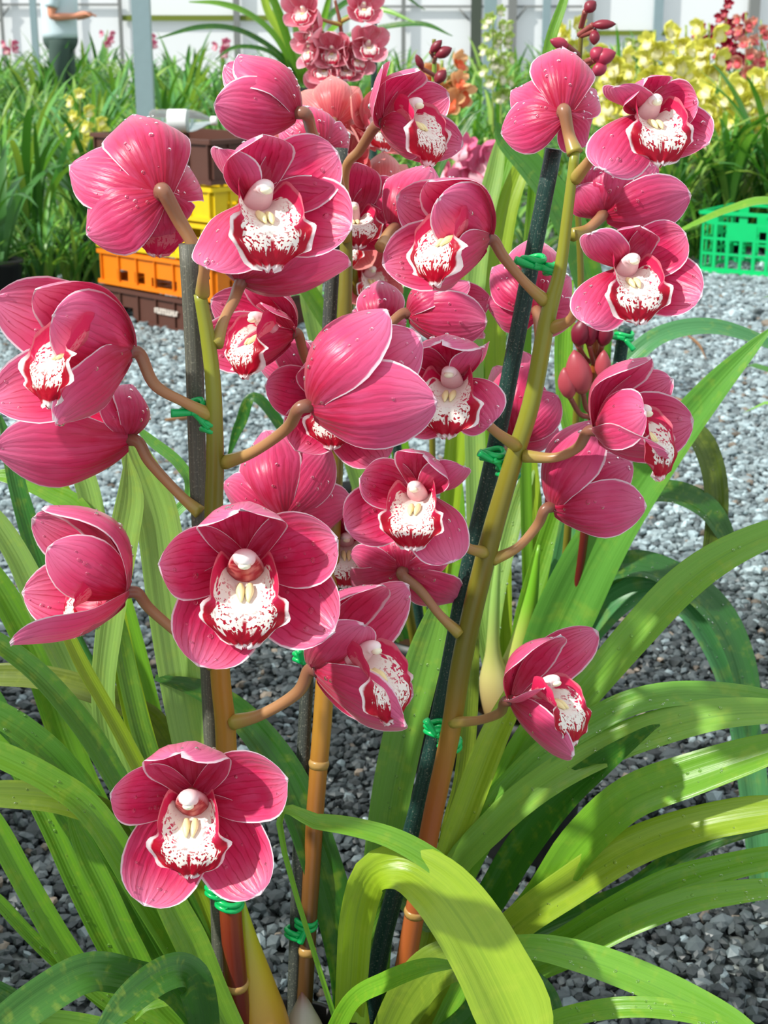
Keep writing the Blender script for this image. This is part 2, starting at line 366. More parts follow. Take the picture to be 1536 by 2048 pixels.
wpost(1024, 16, GREYR, 17); wpost(1092, 15, GALV, 18); wpost(1178, 14, GREYR, 19); wpost(1315, 17, GALV, 20); wpost(1505, 20, GREYR, 21); wpost(660, 10, GREYR, 22)
wpost(69, 12, GALV, 23, 19); wpost(980, 24, GALV, 24, 13)
b = MB(); Yp = 7.9; xa = P(291, 230, Yp)[0]; b.box((xa, Yp, 1.75), (.083, .06, 3.5)); b.box((xa+.044, Yp, 1.75), (.006, .066, 3.5))
b.build('pillar_front', GALV, smooth=False)['kind'] = 'structure'
# ================================================================ FLOWER BUILDER
TU = [0, .06, .15, .28, .42, .55, .68, .80, .89, .95, .985, 1]; TW = [.28, .44, .64, .85, .97, 1.0, .97, .87, .70, .48, .26, .02]
TWP = [.28, .42, .60, .81, .95, 1.0, .94, .78, .57, .34, .17, .02]
def tepal_geo(B, T, N, W, bow, cupc, nu=18, nv=11, wav=0.0, seed=0, hook=0.0, prof=None):
    t = nrm(T-B); ln = np.linalg.norm(T-B); N = nrm(N-t*(N@t)); S = np.cross(t, N)
    us = .5-.5*np.cos(np.pi*np.linspace(0, 1, nu)); us = .5*us+.5*np.linspace(0, 1, nu); vs = np.linspace(-1, 1, nv); r = random.Random(seed)
    p1, p2 = r.uniform(0, 6), r.uniform(0, 6); V = []; UV = []
    for u in us:
        w = W/2*np.interp(u, TU, prof or TW)
        ctr = B+t*ln*u-N*bow*ln*math.sin(math.pi*u**.85)-N*hook*ln*max(0, u-.7)**2
        for v in vs:
            z = cupc*w*v*v+wav*W*(abs(v)**3)*math.sin(7*u+p1+(1.5 if v > 0 else 0))*min(1, u*3)+.012*W*math.sin(9*v+p2)
            V.append(ctr+S*w*v*(1-.10*v*v*cupc)+N*z); UV.append((u, (v+1)/2))
    return np.array(V), grid_faces(nu, nv), UV
LU = np.array([0, .08, .16, .25, .34, .42, .48, .53, .60, .70, .80, .89, .95, 1])
LM = np.array([(-.10, .03), (-.14, .09), (-.19, .16), (-.25, .23), (-.31, .30), (-.36, .36), (-.40, .40), (-.43, .43), (-.48, .46), (-.57, .48), (-.68, .48), (-.79, .45), (-.85, .42), (-.90, .38)])
# margin of the lip: side lobes rise beside the column, then a notch, then the frilled mid lobe
LE = np.array([(.10, -.02, .02), (.20, .12, .10), (.24, .20, .20), (.28, .14, .31), (.32, .01, .40), (.34, -.12, .45), (.34, -.22, .47), (.325, -.28, .47), (.44, -.34, .46), (.46, -.48, .43), (.40, -.63, .40), (.28, -.76, .37), (.15, -.83, .36), (.03, -.88, .36)])
def lip_geo(nu=34, nv=27, seed=0, wid=1.0):
    r = random.Random(seed); p1 = r.uniform(0, 6); us = np.linspace(0, 1, nu); vs = np.linspace(-1, 1, nv); V = []; UV = []
    ip = lambda u, T: np.array([np.interp(u, LU, T[:, k]) for k in range(T.shape[1])])
    sm = lambda u, T: (ip(max(0, u-.025), T)+2*ip(u, T)+ip(min(1, u+.025), T))/4
    for u in us:
        mU, mF = sm(u, LM); ex, eU, eF = sm(u, LE); ex *= wid
        if u > .94: ex = wid*.47*math.sqrt(max(0, 1-((u-.62)/.385)**2))*.75
        kb = .97 if u < .46 else np.interp(u, [.46, .56, 1], [.95, .62, .5])
        for v in vs:
            s = abs(v); K = (ex*kb, mU-.0*s, mF); E = (ex, eU, eF)
            x, U, F = [(1-s)**2*a+2*s*(1-s)*b+s*s*c for a, b, c in zip((0, mU, mF), K, E)]
            q = min(1, max(0, (u-.5)*6)); fr = s**3*q
            F += .05*math.sin(10*v+p1+7*u)*fr+.03*math.sin(31*u+p1+(2 if v > 0 else 0))*s**4*q+.012*math.sin(40*u+p1)*s**6
            U += .03*math.sin(24*u+p1+v)*s**4*q; x += .02*math.sin(34*u+p1)*s**5*q
            if u > .88: F += .05*math.sin(13*v+p1)*(u-.88)*8; U += .025*math.sin(17*v+p1)*(u-.88)*8
            F += .018*math.exp(-(v/.10)**2)*(-1 if u > .6 else 0)
            V.append((-math.copysign(x, v) if v else 0.0, U, F)); UV.append((u, (v+1)/2))
    return np.array(V), grid_faces(nu, nv), UV
def column_geo(red=1.0):
    pts = [(0, -.13, .0), (0, -.07, .10), (0, .01, .20), (0, .09, .29), (0, .13, .36), (0, .115, .42), (0, .07, .455)]
    if red < .6: pts = [(0, -.10, .02), (0, -.06, .08), (0, -.01, .14), (0, .045, .20), (0, .075, .26), (0, .07, .31), (0, .04, .345)]
    rad = [.19, .185, .165, .135, .112, .09, .035] if red > .6 else [.13, .135, .13, .115, .098, .08, .03]
    v, f, uv, c = tube_geo(pts, rad, 18, sub=26); ax = np.repeat(cr(pts, 26), 18, 0)
    al = np.clip(uv[:, :1], 0, 1); off = v-ax; under = np.clip((-off[:, 1:2]*.8+off[:, 2:3]*.6)/.11, -1, 1)
    k = np.clip((under+.15)/.25, 0, 1)*np.clip((al-.05)/.1, 0, 1)*np.clip((.78-al)/.05, 0, 1)*red
    v = v-np.array([0, -.8, .6])*np.clip(under, 0, 1)*np.clip((.78-al)/.2, 0, 1)*.055      # hollow underside
    v[:, 0] *= 1.08
    h = (np.sin(v[:, :1]*150+3*np.sin(v[:, 1:2]*70))*np.sin(v[:, 1:2]*160) > .25)*.55
    wh, rd, pk = np.array(srgb(252, 240, 236)), np.array(srgb(168, 26, 44)), np.array(srgb(236, 150, 170))
    c = wh*(.25+.75*al)+pk*(.75-.75*al); c = c*(1-k)+(rd*(1-h)+np.array(srgb(226, 130, 120))*h)*k
    lipring = np.exp(-((al-.86)/.05)**2)*np.clip(under+.2, 0, 1); c = c*(1-.8*lipring)+np.array(srgb(226, 90, 140))*.8*lipring
    b = MB().add(v, f, uv, c)
    dU, dF = (0, 0) if red > .6 else (-.035, -.105)
    sp = []; nu, nv = 7, 12
    for i in range(nu):
        a = math.pi*i/(nu-1)
        for j in range(nv): sp.append((.066*math.sin(a)*math.cos(2*math.pi*j/nv), .062+dU+.046*math.sin(a)*math.sin(2*math.pi*j/nv), .432+dF+.052*math.cos(a)))
    b.add(sp, [(i*nv+j, i*nv+(j+1) % nv, (i+1)*nv+(j+1) % nv, (i+1)*nv+j) for i in range(nu-1) for j in range(nv)], c=srgb(250, 246, 216))
    return b
COLUMN = column_geo(); COLUMN_PALE = column_geo(.15)
def blob(c, d, n, rx, rz, k=(5, 8)):
    """small flattened drop sitting on a surface with normal n"""
    n = nrm(n); a = nrm(np.cross(n, [.3, .2, .9])); b_ = np.cross(n, a); v = []; nu, nv = k
    for i in range(nu):
        t = math.pi*i/(nu-1)
        for j in range(nv): v.append(c+rx*math.sin(t)*(math.cos(2*math.pi*j/nv)*a+math.sin(2*math.pi*j/nv)*b_)+n*rz*math.cos(t))
    return v, [(i*nv+j, i*nv+(j+1) % nv, (i+1)*nv+(j+1) % nv, (i+1)*nv+j) for i in range(nu-1) for j in range(nv)]
#            angle from dorsal, opening above the flower plane, width, bow, cup
SLOT = {'D': (0, 50, .95, .27, .55), 'r': (66, 34, .78, .15, .34), 'l': (-66, 34, .78, .15, .34), 'R': (141, 26, .86, .14, .34), 'L': (-141, 26, .86, .14, .34)}
TAN, BROWN, LIME = srgb(190, 146, 92), srgb(118, 66, 62), srgb(160, 150, 62)
FLOWERS = []
def flower(par, c, Y, L, F, roll=0, cup=0, tips=(), ped=None, pY=None, mats=None, lip=True, pw=.0036, drops=11, lab=None, seed=None, lw=1.0, ls=.95, wsc=None, redcol=False, lo=0.0):
    seed = len(FLOWERS)*13+5 if seed is None else seed; r = random.Random(seed)
    pet, lipm = mats or (PINK, LIP)
    F = nrm(F); Fw = RX*F[0]+UPV*F[1]-FWD*F[2]; Uw = nrm(UPV-Fw*(UPV@Fw)) if abs(UPV@Fw) < .97 else nrm(-FWD-Fw*(-FWD@Fw)); Rw = np.cross(Uw, Fw)
    a = math.radians(roll); Uw, Rw = Uw*math.cos(a)-Rw*math.sin(a), Rw*math.cos(a)+Uw*math.sin(a)
    C = P(c[0], c[1], Y); slots = list(SLOT); nom = {}
    for k in slots:
        th, op = math.radians(SLOT[k][0]), math.radians(min(86, SLOT[k][1]+cup)); d = math.cos(op)*(math.cos(th)*Uw+math.sin(th)*Rw)+math.sin(op)*Fw; nom[k] = C+d*L
    T = dict(nom); forced = {t[2]: t for t in tips if len(t) > 2 and t[2]}; free = [t for t in tips if len(t) == 2 or not t[2]]
    rest = [k for k in slots if k not in forced]; npx = {k: pix(nom[k]) for k in slots}; best = None
    for pm in itertools.permutations(rest, len(free)):
        s = sum(np.hypot(*(npx[k]-t[:2])) for k, t in zip(pm, free))
        if best is None or s < best[0]: best = (s, pm)
    for k, t in list(zip(best[1], free))+list(forced.items()):
        z = zdep(C)-t[3]*L if len(t) > 3 else zdep(nom[k]); T[k] = Pz(t[0], t[1], z)
    bows = {k: t[4] for k, t in list(zip(best[1], free))+list(forced.items()) if len(t) > 4 and t[4] is not None}; nrms = {k: RX*t[5][0]+UPV*t[5][1]-FWD*t[5][2] for k, t in list(zip(best[1], free))+list(forced.items()) if len(t) > 5}
    # the pedicel carries the flower
    if ped is None: pts = np.array([C+Fw*.02*L, C-Fw*.25*L, C-Fw*.55*L-np.array([0, 0, .1*L])]); 
    else:
        pY = Y if pY is None else pY; n = len(ped); pts = [P(x, y, pY+(Y-pY)*(i/n)) for i, (x, y) in enumerate(ped)]+[C-Fw*.10*L, C+Fw*.03*L]; pts = np.array(pts)[::-1]
    n = len(pts); tt = np.linspace(0, 1, n)[:, None]; cc = np.array(BROWN)*(1-tt)+np.array(TAN)*tt
    if ped is not None: cc[-1] = LIME
    rr = np.interp(tt[:, 0], [0, .15, .8, 1], [pw*1.25, pw*1.15, pw*.95, pw*1.35]); b = MB().tube(pts, rr, 12, cc, sub=26)
    side = F[2] < .8; wsc = (.92 if side else 1.0) if wsc is None else wsc
    root = b.build('flower', STEM, par, origin=C)
    if lab: root['label'] = lab
    names = {'D': 'dorsal_sepal', 'r': 'petal', 'l': 'petal', 'R': 'lateral_sepal', 'L': 'lateral_sepal'}; dr = MB()
    for k in slots:
        th, op, wd, bow, cu = SLOT[k]; B = C+(math.cos(math.radians(th))*Uw+math.sin(math.radians(th))*Rw)*.05*L+Fw*(.02 if k in 'rl' else 0)*L
        t = nrm(T[k]-B); rad = math.cos(math.radians(th))*Uw+math.sin(math.radians(th))*Rw
        N = Fw-t*(Fw@t)
        if np.linalg.norm(N) < .35: N = N-(rad-t*(rad@t))*.8
        N = nrms.get(k, N)
        ln = np.linalg.norm(T[k]-B); W = wd*wsc*L*min(1.12, max(.8, (ln/L)**.5))*r.uniform(.95, 1.05)
        v, f, uv = tepal_geo(B, T[k], N, W, bows.get(k, bow*r.uniform(.8, 1.15)+max(0, cup)*.001), cu, wav=.035*r.uniform(.4, 1.6), seed=r.random(), prof=TWP if side else TW, hook=-.9 if k == 'D' and F[2] > .2 else r.uniform(-.1, .4))
        mk(names[k], v, f, pet, root, uv=uv)
        for _ in range(drops):
            i = r.randrange(3, 16)*11+r.randrange(2, 9); p = v[i]; nn = nrm(np.cross(v[i+1]-p, v[i+11]-p)); sg = 1 if nn@(CAMP-p) > 0 else -1
            if nn[2]*sg < -.1: continue
            q = r.uniform(.0005, .0016)*(1 if r.random() < .75 else 1.5); bv, bf = blob(p+nn*sg*q*.1, 0, nn*sg, q, q*.6); dr.add(bv, bf)
    if lip:
        M = np.stack([Rw, Uw*.88, Fw*1.1])*L*ls; Cl = C+Fw*(.03+lo)*L+Uw*lo*.25*L
        v, f, uv = lip_geo(seed=seed, wid=lw); lb = MB().add(v@M+Cl, f, uv, mi=0)
        for sx in (-1, 1):
            tb = tube_geo([(sx*.05, -.20, .22), (sx*.045, -.27, .31), (sx*.035, -.36, .395)], [.03, .045, .012], 8, srgb(246, 230, 172), sub=8); lb.add(tb[0]@M+Cl, tb[1], tb[2], tb[3], 1)
        lb.build('lip', [lipm, VCOL], root)
        cg = COLUMN if redcol else COLUMN_PALE; mk('column', np.array(cg.v)@M+Cl, cg.f, VCOL, root, colr=cg.c)
    if dr.v: o = dr.build('water_droplets', WATER, root); o['kind'] = 'stuff'
    FLOWERS.append(root); return root
def leaf(par, Y0, Y1, col, pts, fold=.36, tw=0.0, Ym=None, nhint=(0, -.75, .66), name='leaf', seed=None, wav=.04):
    """strap leaf along a pixel path; (x, y, width) triples, Y runs from base to tip"""
    p = np.array([q[:3] for q in pts], float); n = len(p); s = np.concatenate([[0], np.cumsum(np.hypot(*np.diff(p[:, :2], axis=0).T))]); s /= s[-1]
    Ys = Y0+(Y1-Y0)*s if Ym is None else np.interp(s, [0, .5, 1], [Y0, Ym, Y1])
    Q = np.hstack([p, Ys[:, None]]); m = cr(Q, 34); W3 = np.array([P(a, b, y) for a, b, w_, y in m]); wd = np.array([max(w_, 2)*zdep(q)/FPX/2 for (a, b, w_, y), q in zip(m, W3)])*1.06
    t = np.gradient(W3, axis=0); t /= np.linalg.norm(t, axis=1)[:, None]; vs = np.linspace(-1, 1, 9); V = []; UV = []
    nh = nrm(nhint); r = random.Random(repr(pts)); p0 = r.uniform(0, 6); S = None
    for i in range(len(W3)):
        q = nh+0.0; S = nrm(np.cross(t[i], q)); ang = tw*(i/33-.3); N = np.cross(S, t[i]); S, N = S*math.cos(ang)+N*math.sin(ang), N*math.cos(ang)-S*math.sin(ang)
        for v in vs:
            z = fold*wd[i]*(abs(v)**1.1-.35)+wav*wd[i]*v*math.sin(i*.45+p0)*abs(v)+.05*wd[i]*math.cos(3*math.pi*v)
            V.append(W3[i]+S*wd[i]*v*.98+N*z); UV.append((i/33*4, (v+1)/2))
    j = r.uniform(.88, 1.12); return mk(name, V, grid_faces(34, 9), LEAF, par, uv=UV, ocol=[c*j*.86 for c in col])
def wet_leaves(par, n):
    """beads of water on the widest leaves of a plant"""
    lv = [o for o in par.children if o.name.startswith('leaf')]; r = random.Random(len(lv))
    for o in lv[2:2+n]:
        me = o.data; org = ORG[o.name]; b = MB()
        for _ in range(26):
            i = r.randrange(5, 26)*9+r.randrange(1, 8); p = np.array(me.vertices[i].co)+org; q2 = np.array(me.vertices[i+9].co)+org; q3 = np.array(me.vertices[i+1].co)+org
            a, c = r.random(), r.random(); nn = nrm(np.cross(q3-p, q2-p)); nn = nn*(1 if nn@(CAMP-p) > 0 else -1); q = r.uniform(.0005, .0017)
            if nn[2] > .15: v, f = blob(p+(q2-p)*a+(q3-p)*c+nn*q*.1, 0, nn, q, q*.6); b.add(v, f)
        if b.v: b.build('water_droplets', WATER, o)['kind'] = 'stuff'
def stem(par, pts, name='flower_stem', nodes=(), mat=None):
    """pts: (px, py, Y, width px, colour)"""
    W3 = [P(x, y, Y) for x, y, Y, w_, c in pts]; b = MB(); rad = [w_*zdep(q)/FPX/2 for (x, y, Y, w_, c), q in zip(pts, W3)]
    b.tube(W3, rad, 16, [c for *_, c in pts], sub=60)
    d = np.hstack([np.array(W3), np.array(rad)[:, None]]); m = cr(d, 200)
    for py in nodes:
        i = int(np.argmin([abs(pix(q[:3])[1]-py) for q in m])); i = min(max(i, 2), 197); a = nrm(m[i+1, :3]-m[i-1, :3]); q, r0 = m[i, :3], m[i, 3]
        b.tube([q-a*.003, q-a*.001, q+a*.001, q+a*.004], [r0*1.02, r0*1.12, r0*1.12, r0*1.01], 16, srgb(176, 138, 76))
    return b.build(name, mat or STEM, par)
def stake(pts, mat, label, group=None, Yg=None):
    W3 = [P(x, y, Y) for x, y, Y, w_ in pts]; d = nrm(W3[-1]-W3[-2]); e = W3[-1]+d*((.03-W3[-1][2])/d[2]) if W3[-1][2] > .05 else W3[-1]
    rad = [w_*zdep(q)/FPX/2 for (x, y, Y, w_), q in zip(pts, W3)]
    W3.append(e); rad.append(rad[-1]); b = MB(); b.tube(W3, rad, 14, sub=24)
    o = b.build('plant_stake', mat, origin=e); return tag(o, label, 'stake', 'stakes holding up the flower stems')
def tie(a, b_, Y, ra, rb, label, tail=None):
    """green plastic tie looped round stake at a and stem at b"""
    A, B = P(*a, Y), P(*b_, Y); m = MB(); ra, rb = ra*zdep(A)/FPX, rb*zdep(B)/FPX
    for C, r, dz in ((A, ra, 0), (A, ra, .0045), (B, rb, 0), (B, rb, .0045)):
        th = np.linspace(0, 2*np.pi, 19); ring = np.stack([C[0]+r*np.cos(th), C[1]+r*np.sin(th), C[2]+dz+.0012*np.sin(th*2)], 1); m.tube(ring, .0021, 8, caps=False)
    d = nrm(B-A); m.tube([A+np.array([0, -ra, .002]), (A+B)/2+np.array([0, -(ra+rb)*.35, .001]), B+np.array([0, -rb, .002])], .0024, 8, sub=12)
    if tail: m.tube([B+np.array([0, -rb, 0]) if tail[0] > a[0] else A+np.array([0, -ra, 0]), P(*tail, Y-.01)], [.0022, .003], 8, sub=8)
    return tag(m.build('plant_tie', TIE), label, 'plant tie', 'green ties round stakes and stems')
def bud(par, c, tip, Y, w_, ped=None, col=None, pY=None, name='flower_bud'):
    C, T = P(*c, Y), P(*tip, Y-.005); r = w_*zdep(C)/FPX/2; k1 = srgb(206, 70, 96) if col is None else col; k2 = [x*.55 for x in k1]; b = MB()
    u = np.linspace(0, 1, 9); pr = np.interp(u, [0, .12, .35, .6, .85, 1], [.35, .7, 1, .95, .55, .06])*r; n = [C+(T-C)*x for x in u]
    v, f, uv, cc = tube_geo(n, pr, 15, [np.array(k1)*(1-x)*.9+np.array(k2)*x for x in u]); v = np.array(v)
    for i in range(9):
        for j in range(15):
            g = 1-.10*(abs(math.sin(math.pi*j/5))**.3 < .35); ctr = n[i]; v[i*15+j] = ctr+(v[i*15+j]-ctr)*g
    b.add(v, f, uv, cc)
    if ped: b.tube([P(x, y, pY or Y) for x, y in ped]+[C], .0028, 8, srgb(150, 76, 70), sub=12)
    return b.build(name, VCOL, par)
# ================================================================ FOREGROUND ORCHIDS
def pot(px, Y, r, h, label):
    x = P(px, 1400, Y)[0]; v, f = lathe([(0, .0), (r*.74, 0), (r*.76, .006), (r*.94, h-.03), (r*1.03, h-.028), (r*1.04, h), (r*.97, h), (r*.93, h-.02), (r*.90, h-.03)], (x, Y, 0), 40)
    e = empty('plant_pot', (x, Y, 0), label, 'plant pot', 'black pots of the orchids')
    mk('pot_wall', v, f, BLACKP, e)
    sv, sf = lathe([(0, h-.018), (r*.5, h-.016), (r*.89, h-.024)], (x, Y, 0), 40); mk('bark_mix', sv, sf, SOIL, e); return (x, Y, h)
pA = pot(535, .99, .07, .2, 'black pot at the foot of the nearest orchid with the left flower spikes')
pC = pot(800, 1.11, .065, .14, 'black pot at the foot of the orchid tied to the dark green stake')
pD = pot(1062, 1.65, .075, .2, 'black pot with papery bulbs, behind the lowest right-hand flower')
pE = pot(862, 1.88, .07, .2, 'black pot behind the dark green stake, at the foot of the coral orchid')
pF = pot(730, 2.45, .08, .22, 'black pot of the rose-pink orchid hidden far behind the flowers')
def plant(p, label): return empty('orchid_plant', (p[0], p[1], p[2]-.018), label, 'orchid', 'pink orchids in the foreground')
A = plant(pA, 'nearest pink orchid on the left, tied to the weathered grey stake')
C_ = plant(pC, 'pink orchid on the right with its yellow-green stem tied to the tall dark green stake')
D_ = plant(pD, 'budding orchid behind the right flowers with dark red buds and a short green stake')
E_ = plant(pE, 'coral-pink orchid in the gap behind the top middle flowers')
G_ = plant(pF, 'small rose-pink flowered orchid spike at the top centre behind the coral one')
YG, OLV, ORG_, RUST, MAR = srgb(138, 144, 46), srgb(116, 110, 34), srgb(170, 122, 44), srgb(150, 82, 34), srgb(104, 38, 26)
stem(A, [(400, 588, .95, 26, YG), (416, 680, .95, 30, YG), (427, 780, .95, 32, YG), (430, 920, .95, 36, OLV), (428, 1060, .95, 38, OLV), (440, 1340, .955, 40, ORG_), (452, 1480, .96, 42, ORG_), (460, 1800, .97, 44, srgb(138, 60, 28)), (472, 1960, .98, 46, MAR), (480, 2075, .985, 48, MAR)], nodes=(1965,))
stem(A, [(692, 420, 1.14, 24, OLV), (690, 600, 1.13, 28, OLV), (672, 900, 1.11, 32, OLV), (656, 1250, 1.09, 36, ORG_), (645, 1440, 1.08, 38, ORG_), (632, 1600, 1.07, 36, srgb(150, 96, 40)), (617, 1850, 1.055, 34, srgb(92, 62, 30)), (606, 2060, 1.04, 32, srgb(70, 48, 26))], nodes=(1525, 1900))
stem(C_, [(1150, 303, 1.04, 20, YG), (1136, 420, 1.04, 22, YG), (1120, 540, 1.04, 26, YG), (1094, 640, 1.04, 34, YG), (1064, 800, 1.045, 36, YG), (1024, 930, 1.05, 38, srgb(132, 126, 38)), (975, 1100, 1.055, 42, OLV), (926, 1310, 1.06, 42, OLV), (900, 1470, 1.065, 40, srgb(154, 110, 42)), (868, 1620, 1.07, 40, srgb(160, 86, 40)), (836, 1790, 1.075, 40, srgb(168, 92, 48)), (806, 1960, 1.08, 42, srgb(182, 96, 46)), (782, 2090, 1.085, 42, srgb(186, 98, 46))], nodes=(1818,))
stem(D_, [(1196, 640, 1.52, 18, RUST), (1188, 760, 1.52, 18, RUST), (1172, 1040, 1.56, 18, MAR), (1128, 1330, 1.6, 18, MAR), (1110, 1425, 1.62, 18, MAR)], nodes=(1045,))
stem(D_, [(1168, 22, 1.5, 8, OLV), (1160, 100, 1.5, 10, OLV), (1150, 300, 1.52, 12, OLV), (1160, 700, 1.55, 14, OLV), (1110, 1380, 1.62, 16, OLV)])
stem(E_, [(672, 250, 1.6, 13, srgb(150, 110, 90)), (690, 420, 1.65, 15, OLV), (740, 760, 1.72, 17, OLV), (838, 1340, 1.86, 18, OLV)])
stem(E_, [(868, 78, 1.9, 8, OLV), (868, 160, 1.9, 10, srgb(130, 160, 60)), (858, 400, 1.9, 12, OLV), (866, 1000, 1.9, 13, OLV), (866, 1340, 1.9, 14, OLV)])
stem(G_, [(670, 0, 2.35, 6, srgb(130, 80, 60)), (682, 60, 2.35, 8, srgb(130, 80, 60)), (690, 180, 2.36, 9, OLV), (700, 500, 2.4, 10, OLV), (712, 1120, 2.45, 12, OLV)])
stake([(376, 488, .965, 38), (388, 700, .967, 37), (398, 1000, .97, 35), (420, 1400, .975, 33), (437, 1800, .985, 34), (446, 2060, .99, 35)], STAKE_GREY, 'weathered grey stake with its cut top in front of the orange crate')
stake([(1108, 298, 1.075, 34), (1060, 540, 1.077, 34), (990, 900, 1.08, 35), (930, 1170, 1.085, 35), (884, 1410, 1.09, 36), (830, 1640, 1.095, 36), (765, 1880, 1.10, 38), (735, 2060, 1.105, 38)], STAKE_GREEN, 'tall dark green stake beside the yellow-green stem on the right')
stake([(683, 296, 1.155, 26), (660, 620, 1.14, 28), (640, 1000, 1.11, 26), (612, 1400, 1.09, 26), (600, 1700, 1.07, 30), (590, 2040, 1.05, 34)], STAKE_DARK, 'dark grey stake in the middle, behind the big central flowers')
stake([(716, 225, 1.7, 16), (750, 555, 1.75, 18), (840, 1250, 1.86, 20), (846, 1335, 1.87, 20)], STAKE_GREEN, 'thin dark green stake of the coral orchid, top centre')
stake([(1250, 655, 1.54, 26), (1238, 730, 1.55, 26), (1190, 1060, 1.6, 24), (1120, 1405, 1.66, 22)], STAKE_GREEN, 'short dark green stake below the right front-facing flower, tied to a bud stem')
stake([(746, 35, 2.4, 13), (748, 160, 2.4, 13), (744, 1110, 2.46, 15)], STAKE_GREEN, 'thin green stake behind the small rose-pink flowers at top centre')
# --- flowers: plant, centre px, depth, tepal length, facing (right, up, towards camera) ...
flower(A, (388, 1592), .885, .061, (0, -.14, 1), tips=[(362, 1492, 'D'), (222, 1592, 'l'), (573, 1562, 'r'), (288, 1812, 'L'), (520, 1790, 'R')], ped=[(455, 1640)], pY=.955, redcol=True)
flower(A, (492, 1125), .88, .064, (.06, -.14, 1), tips=[(478, 1006, 'D'), (316, 1130, 'l'), (672, 1080, 'r'), (395, 1333, 'L'), (668, 1262, 'R')], ped=[(440, 1180)], pY=.955, redcol=True)
flower(A, (506, 402), .91, .062, (.42, .02, .9), tips=[(520, 262, 'D', .5), (440, 292, 'l', .45, .08, (.62, -.1, -.75)), (676, 305, 'r'), (415, 540, 'L', .25, .0, (.5, .6, -.6)), (704, 455, 'R')], ped=[(405, 588), (408, 545), (425, 470)], pY=.95)
flower(A, (482, 565), .99, .062, (.3, .8, -.35), tips=[(700, 520), (610, 430), (500, 420), (430, 480), (650, 470)], ped=[(432, 690), (448, 640), (468, 600)], pY=.95, lip=False)
flower(A, (324, 388), .965, .06, (-.3, -.05, -.95), tips=[(268, 236), (138, 332), (172, 470), (340, 476), (378, 335)], ped=[(402, 560), (390, 498), (358, 440)], pY=.97, pw=.0045, ls=.75, wsc=1.0)
flower(A, (262, 705), .93, .066, (-.75, .12, .65), lo=.35, tips=[(76, 566, 'D'), (-12, 598, 'l'), (104, 632, 'r', .78, .10, (.45, -.15, -.88)), (-22, 800, 'L'), (106, 842, 'R', .55, .08, (.1, .8, -.58))], ped=[(420, 830), (370, 805), (310, 770)], pY=.95, lw=1.1, wsc=1.0)
flower(A, (262, 880), .975, .066, (-.85, .3, -.35), tips=[(-14, 900, 'R', .25), (215, 772, 'r', .05), (264, 768, 'D', -.1), (60, 840, 'L', -.35), (120, 790, 'l', -.3)], ped=[(400, 1025), (360, 990), (300, 925)], pY=.96, lip=False)
flower(A, (256, 1185), .93, .064, (-.86, .1, .36), lo=.2, tips=[(103, 1000, 'D'), (66, 1035, 'l'), (96, 1094, 'r', .5, None, (.4, -.15, -.9)), (42, 1185, 'L'), (18, 1284, 'R')], ped=[(425, 1330), (365, 1275), (300, 1218)], pY=.955, ls=.7)
flower(A, (618, 812), .885, .068, (.8, .25, -.25), tips=[(776, 620, 'D', .25), (842, 672, 'l', .12, .08, (-.3, -.35, -.88)), (876, 800, 'L', .35), (800, 700, 'r', -.4), (800, 790, 'R', -.3)], ped=[(450, 925), (510, 902), (575, 855)], pY=.95, lip=False)
flower(A, (632, 1340), .93, .062, (.75, .12, .6), lo=.5, tips=[(758, 1158, 'D'), (822, 1172, 'r'), (728, 1244, 'l', .72, .10, (-.5, -.1, -.85)), (816, 1448, 'L', .7, .08, (-.1, .62, -.78)), (828, 1390, 'R')], ped=[(465, 1445), (525, 1428), (595, 1385)], pY=.955, pw=.0042)
# second spike of the same orchid
flower(A, (598, 226), 1.0, .056, (-.8, .3, -.2), tips=[(427, 208, 'R', .25), (448, 130, 'r', .1), (474, 112, 'D', .0), (452, 156, 'l', -.3), (470, 186, 'L', -.4)], ped=[(690, 430), (672, 345), (628, 275)], pY=1.12, lip=False)
flower(A, (762, 250), 1.07, .055, (.74, .08, .6), lo=.25, tips=[(830, 130, 'D'), (768, 130, 'l'), (898, 190, 'r'), (842, 290, 'L', .4, .1, (-.1, .65, -.7)), (927, 290, 'R')], ped=[(690, 480), (690, 345), (720, 300)], pY=1.13)
flower(A, (585, 668), 1.1, .056, (-.75, .05, .65), lo=.3, tips=[(505, 560, 'D'), (420, 600, 'l'), (520, 606, 'r', .5), (392, 690, 'L'), (463, 722, 'R', .3, .08, (.1, .8, -.58))], ped=[(672, 800), (615, 725)], pY=1.12)
flower(A, (668, 800), 1.09, .05, (0, 0, 1), tips=[(640, 700, 'D'), (530, 772, 'l'), (790, 770, 'r'), (590, 900, 'L'), (768, 925, 'R')])
flower(A, (562, 1035), 1.06, .058, (.1, .45, -.85), tips=[(528, 860), (660, 895), (704, 1008), (448, 965), (560, 1120)], lip=False)
flower(A, (690, 1078), 1.12, .048, (.1, -.1, 1))
flower(A, (815, 628), 1.14, .056, (.75, .1, -.2), tips=[(975, 644, 'L', .3), (884, 560, 'D', .15), (940, 566, 'l', 0), (984, 602, 'r', -.3), (972, 668, 'R', -.3)], ped=[(690, 760), (760, 670)], pY=1.12, lip=False)
flower(A, (765, 672), 1.17, .048, (0, .5, -.8), tips=[(758, 560), (706, 620), (812, 640), (725, 690), (820, 690)], lip=False)
flower(A, (625, 758), 1.14, .045, (-.4, .5, -.7), tips=[(560, 672), (516, 720), (620, 680), (560, 790), (660, 700)], lip=False)
flower(A, (790, 455), 1.16, .056, (.35, .45, -.8), tips=[(862, 332), (905, 395), (775, 365), (745, 450), (870, 470)], lip=False)
flower(A, (640, 300), 1.16, .05, (-.3, .3, -.8), tips=[(560, 250), (600, 210), (700, 270), (570, 320), (680, 330)], lip=False)
